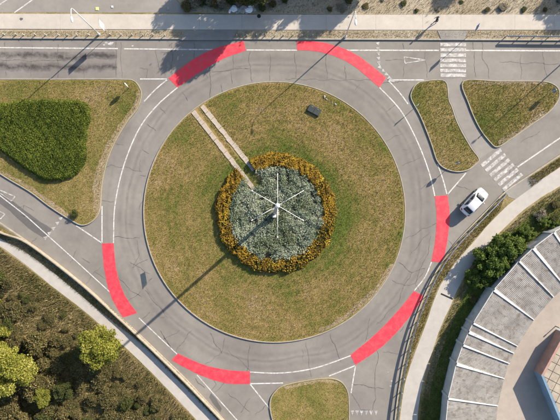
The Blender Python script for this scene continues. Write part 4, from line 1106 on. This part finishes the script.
def make_car(px, py, heading, label):
    x, y = W(px, py, .7); root = tag(empty('car', (x, y, .0), heading), label, 'car')
    # lower body: stations along the length (x), half width, underside, waist height, crown height
    st = [(-2.13,.52,.42,.62,.74), (-2.08,.70,.34,.72,.88), (-1.95,.80,.28,.80,.95), (-1.6,.865,.24,.86,.98), (-1.0,.885,.22,.86,.98), (0,.89,.22,.85,.97), (.75,.885,.22,.84,.96), (1.15,.875,.24,.80,.93), (1.6,.85,.26,.74,.86), (1.92,.78,.30,.66,.76), (2.08,.66,.36,.58,.68), (2.14,.50,.42,.52,.58)]
    vs = []; n = 14
    for (sx, hw, zu, zw, zc) in st:
        half = [(0,zu), (hw*.8,zu), (hw*.97,zu+.10), (hw,(zu+zw)/2), (hw*.985,zw), (hw*.90,zw+(zc-zw)*.55), (hw*.55,zc-.01), (0,zc)]
        ring = half + [(-a,b_) for a, b_ in half[-2:0:-1]]
        vs += [(sx,a,b_) for a, b_ in ring]
    m = len(vs)//len(st)
    fs = [(i*m+k, (i+1)*m+k, (i+1)*m+(k+1) % m, i*m+(k+1) % m) for i in range(len(st)-1) for k in range(m)] + [tuple(range(m)), tuple(range(len(vs)-1, len(vs)-m-1, -1))]
    body = MB().add(vs, fs).build('body', M['carwhite'], root, True)
    # cabin shell
    cs = [(-1.93,.68,.93,.94), (-1.52,.70,.97,1.32), (-1.25,.66,.97,1.44), (-.5,.64,.97,1.49), (.15,.64,.96,1.47), (.42,.65,.96,1.40), (.82,.68,.95,1.15), (1.16,.72,.91,.93)]
    vs = []
    for (sx, hw, zb, zt_) in cs:
        wb = .83 if zt_ > 1 else .78
        half = [(wb,zb-.06), (wb-.02,zb), (wb+(hw-wb)*.55,zb+(zt_-zb)*.6), (hw,zt_-.05*min(1,(zt_-zb)/.4)), (hw*.82,zt_-.005), (0,zt_+.01)]
        ring = half + [(-a,b_) for a, b_ in half[-2::-1]]
        vs += [(sx,a,b_) for a, b_ in ring]
    m = len(vs)//len(cs)
    fs = [(i*m+k, (i+1)*m+k, (i+1)*m+k+1, i*m+k+1) for i in range(len(cs)-1) for k in range(m-1)]
    MB().add(vs, fs).build('roof', M['carwhite'], root, True)
    def pane(nm, quad, off, nx_=5, ny_=3, mt='glass'):
        q = [Vector(p) for p in quad]; nrm = (q[1]-q[0]).cross(q[3]-q[0]).normalized()
        vs = []; 
        for j in range(ny_):
            for i in range(nx_):
                u_, v_ = i/(nx_-1), j/(ny_-1); p = q[0].lerp(q[1],u_).lerp(q[3].lerp(q[2],u_), v_)
                vs.append(p + nrm*(off + .05*math.sin(math.pi*u_)*.8))
        fs = [(j*nx_+i, j*nx_+i+1, (j+1)*nx_+i+1, (j+1)*nx_+i) for j in range(ny_-1) for i in range(nx_-1)]
        o = MB().add(vs, fs).build(nm, M[mt], root, True); so = o.modifiers.new('thickness','SOLIDIFY'); so.thickness = .015; so.offset = -1
        return o
    pane('windscreen', [(1.12,-.66,.955), (1.12,.66,.955), (.44,.57,1.41), (.44,-.57,1.41)], .012)
    pane('rear_window', [(-1.86,.60,1.0), (-1.86,-.60,1.0), (-1.36,-.56,1.41), (-1.36,.56,1.41)], .03)
    for s in (-1,1):
        for (x0, x1, xt0, xt1) in ((-.33,.86,-.33,.38), (-1.42,-.41,-1.18,-.41)):
            a = [(x0,s*.842,.985), (x1,s*.842,.985), (xt1,s*.70,1.37), (xt0,s*.70,1.40)]
            if s > 0: a = [a[1],a[0],a[3],a[2]]
            pane('side_window', a, .006, 3, 3)
        hl = MB().tube([(1.88,s*.50,.66), (1.97,s*.60,.68), (1.80,s*.76,.72)], [.05,.085,.05], 8).build('headlight', M['lens'], root, True)
        tl = MB().tube([(-2.06,s*.50,.80), (-2.03,s*.66,.82), (-1.88,s*.78,.86)], [.05,.08,.05], 8).build('tail_light', M['redlens'], root, True)
        mi = MB().box((.62,s*.96,1.0), (.13,.20,.13)).build('mirror', M['carwhite'], root, bevel=.03); MB().box((.552,s*.965,1.0), (.01,.15,.09)).build('mirror_glass', M['glass'], mi)
        for wx in (-1.30,1.32):
            wh = MB().tube([(wx,s*.70,.315), (wx,s*.905,.315)], .315, 22).build('wheel', M['tyre'], root); MB().tube([(wx,s*.90,.315), (wx,s*.912,.315)], .20, 16).build('rim', M['rim'], wh)
        for hx0 in (-.28,-1.25): MB().box((hx0+.18,s*.895,.82), (.16,.03,.03)).build('door_handle', M['carwhite'], root, bevel=.008)
        MB().box((-.4,s*.65,1.475), (1.5,.03,.03)).build('roof_rail', M['blacktrim'], root)
    MB().box((1.13,0,.945), (.10,1.25,.03)).build('cowl', M['blacktrim'], root)
    MB().box((2.115,0,.46), (.05,.80,.14)).build('grille', M['blacktrim'], root); MB().box((-2.13,0,.55), (.03,.5,.11)).build('number_plate', M['signwhite'], root)
    return root
make_car(474.6, 201.8, math.atan2(180,170), 'white hatchback car leaving the roundabout towards the zebra crossing')

# ------------------------------------------------------------------ pedestrian
M['jacket'] = simple('dark_jacket', (.022,.024,.03), .85, var=.2)
M['trousers'] = simple('dark_trousers', (.018,.02,.028), .85, var=.2)
M['skin'] = simple('skin', (.50,.33,.25), .55, var=.06)
M['hair'] = simple('dark_hair', (.025,.018,.013), .6, var=.2)
M['shoe'] = simple('dark_shoe', (.02,.018,.016), .6)
def person(px, py, heading, label):
    x, y = W(px, py); root_loc = (x, y, GZ+.048)
    V = []; E = []; Rd = []
    def add(p, r, par=None):
        V.append(p); Rd.append(r); i = len(V)-1
        if par is not None: E.append((par, i))
        return i
    pel = add((0,0,.93), .135); sp1 = add((.01,0,1.10), .13, pel); sp2 = add((.02,0,1.30), .155, sp1); nk0 = add((.02,0,1.44), .075, sp2); nk = add((.035,0,1.50), .055, nk0)
    hd = add((.05,0,1.56), .075, nk); hd2 = add((.055,0,1.63), .092, hd); hd3 = add((.045,0,1.69), .075, hd2)
    for s, ph in ((1,1), (-1,-1)):
        hip = add((0,s*.095,.88), .095, pel); kn = add((.17*ph+.05,s*.10,.50), .062, hip)
        an = add((.30*ph-(.06 if ph > 0 else .16),s*.10,.10 if ph > 0 else .15), .043, kn)
        hl = add((.30*ph-(.08 if ph > 0 else .18),s*.10,.055 if ph > 0 else .10), .045, an); add((.30*ph+(.13 if ph > 0 else .02),s*.115,.04), .035, hl)
        sh = add((.02,s*.185,1.39), .065, sp2); el = add((-.10*ph,s*.245,1.13), .048, sh); wr = add((-.10*ph+.16,s*.24,.93), .032, el)
        pm = add((-.10*ph+.20,s*.238,.87), .034, wr)
        for f in range(4):
            f1 = add((-.10*ph+.215+.012*f,s*(.238),.82+.006*f), .010, pm); add((-.10*ph+.20+.012*f,s*.225,.785+.008*f), .008, f1)
        add((-.10*ph+.165,s*.215,.845), .011, pm)
    me = bpy.data.meshes.new('person'); me.from_pydata(V, E, []); me.update()
    o = bpy.data.objects.new('person', me); col.objects.link(o)
    sk = o.modifiers.new('skin','SKIN'); 
    if not me.skin_vertices: 
        bm = bmesh.new(); bm.from_mesh(me); bm.verts.layers.skin.verify(); bm.to_mesh(me); bm.free()
    for i, sv in enumerate(me.skin_vertices[0].data): sv.radius = (Rd[i], Rd[i]); sv.use_root = (i == 0)
    ss = o.modifiers.new('sub','SUBSURF'); ss.levels = 1; ss.render_levels = 1
    dg = bpy.context.evaluated_depsgraph_get(); ev = o.evaluated_get(dg); nm = bpy.data.meshes.new_from_object(ev)
    o.modifiers.clear(); o.data = nm; nm.materials.clear()
    for k in ('jacket','trousers','skin','shoe'): nm.materials.append(M[k])
    for p in nm.polygons:
        c = p.center; p.use_smooth = True
        p.material_index = 3 if c.z < .10 else (1 if c.z < .92 and abs(c.y) < .205 else (2 if c.z > 1.475 or (c.z < .91 and abs(c.y) >= .205) else 0))
    o.location = root_loc; o.rotation_euler = (0,0,heading); tag(o, label, 'person')
    # hair cap, nose, ears
    bm = bmesh.new(); bmesh.ops.create_icosphere(bm, subdivisions=3, radius=.112)
    bmesh.ops.delete(bm, geom=[v_ for v_ in bm.verts if v_.co.z < -.02 and v_.co.x > -.03 or v_.co.z < -.075], context='VERTS')
    for v_ in bm.verts: v_.co.y *= .90; v_.co.z *= 1.02
    hm = bpy.data.meshes.new('hair'); bm.to_mesh(hm); bm.free(); hr = link('hair', hm, M['hair'], o); hr.location = (.043,0,1.675)
    MB().tube([(.14,0,1.645), (.165,0,1.615), (.14,0,1.60)], [.008,.016,.010], 6).build('nose', M['skin'], o, True)
    for s in (-1,1): MB().tube([(.05,s*.088,1.655), (.045,s*.102,1.63), (.05,s*.09,1.60)], [.012,.018,.008], 6).build('ear', M['skin'], o, True)
    return o
person(433.6, 23.5, R(185), 'pedestrian in dark clothes walking along the straight sidewalk')
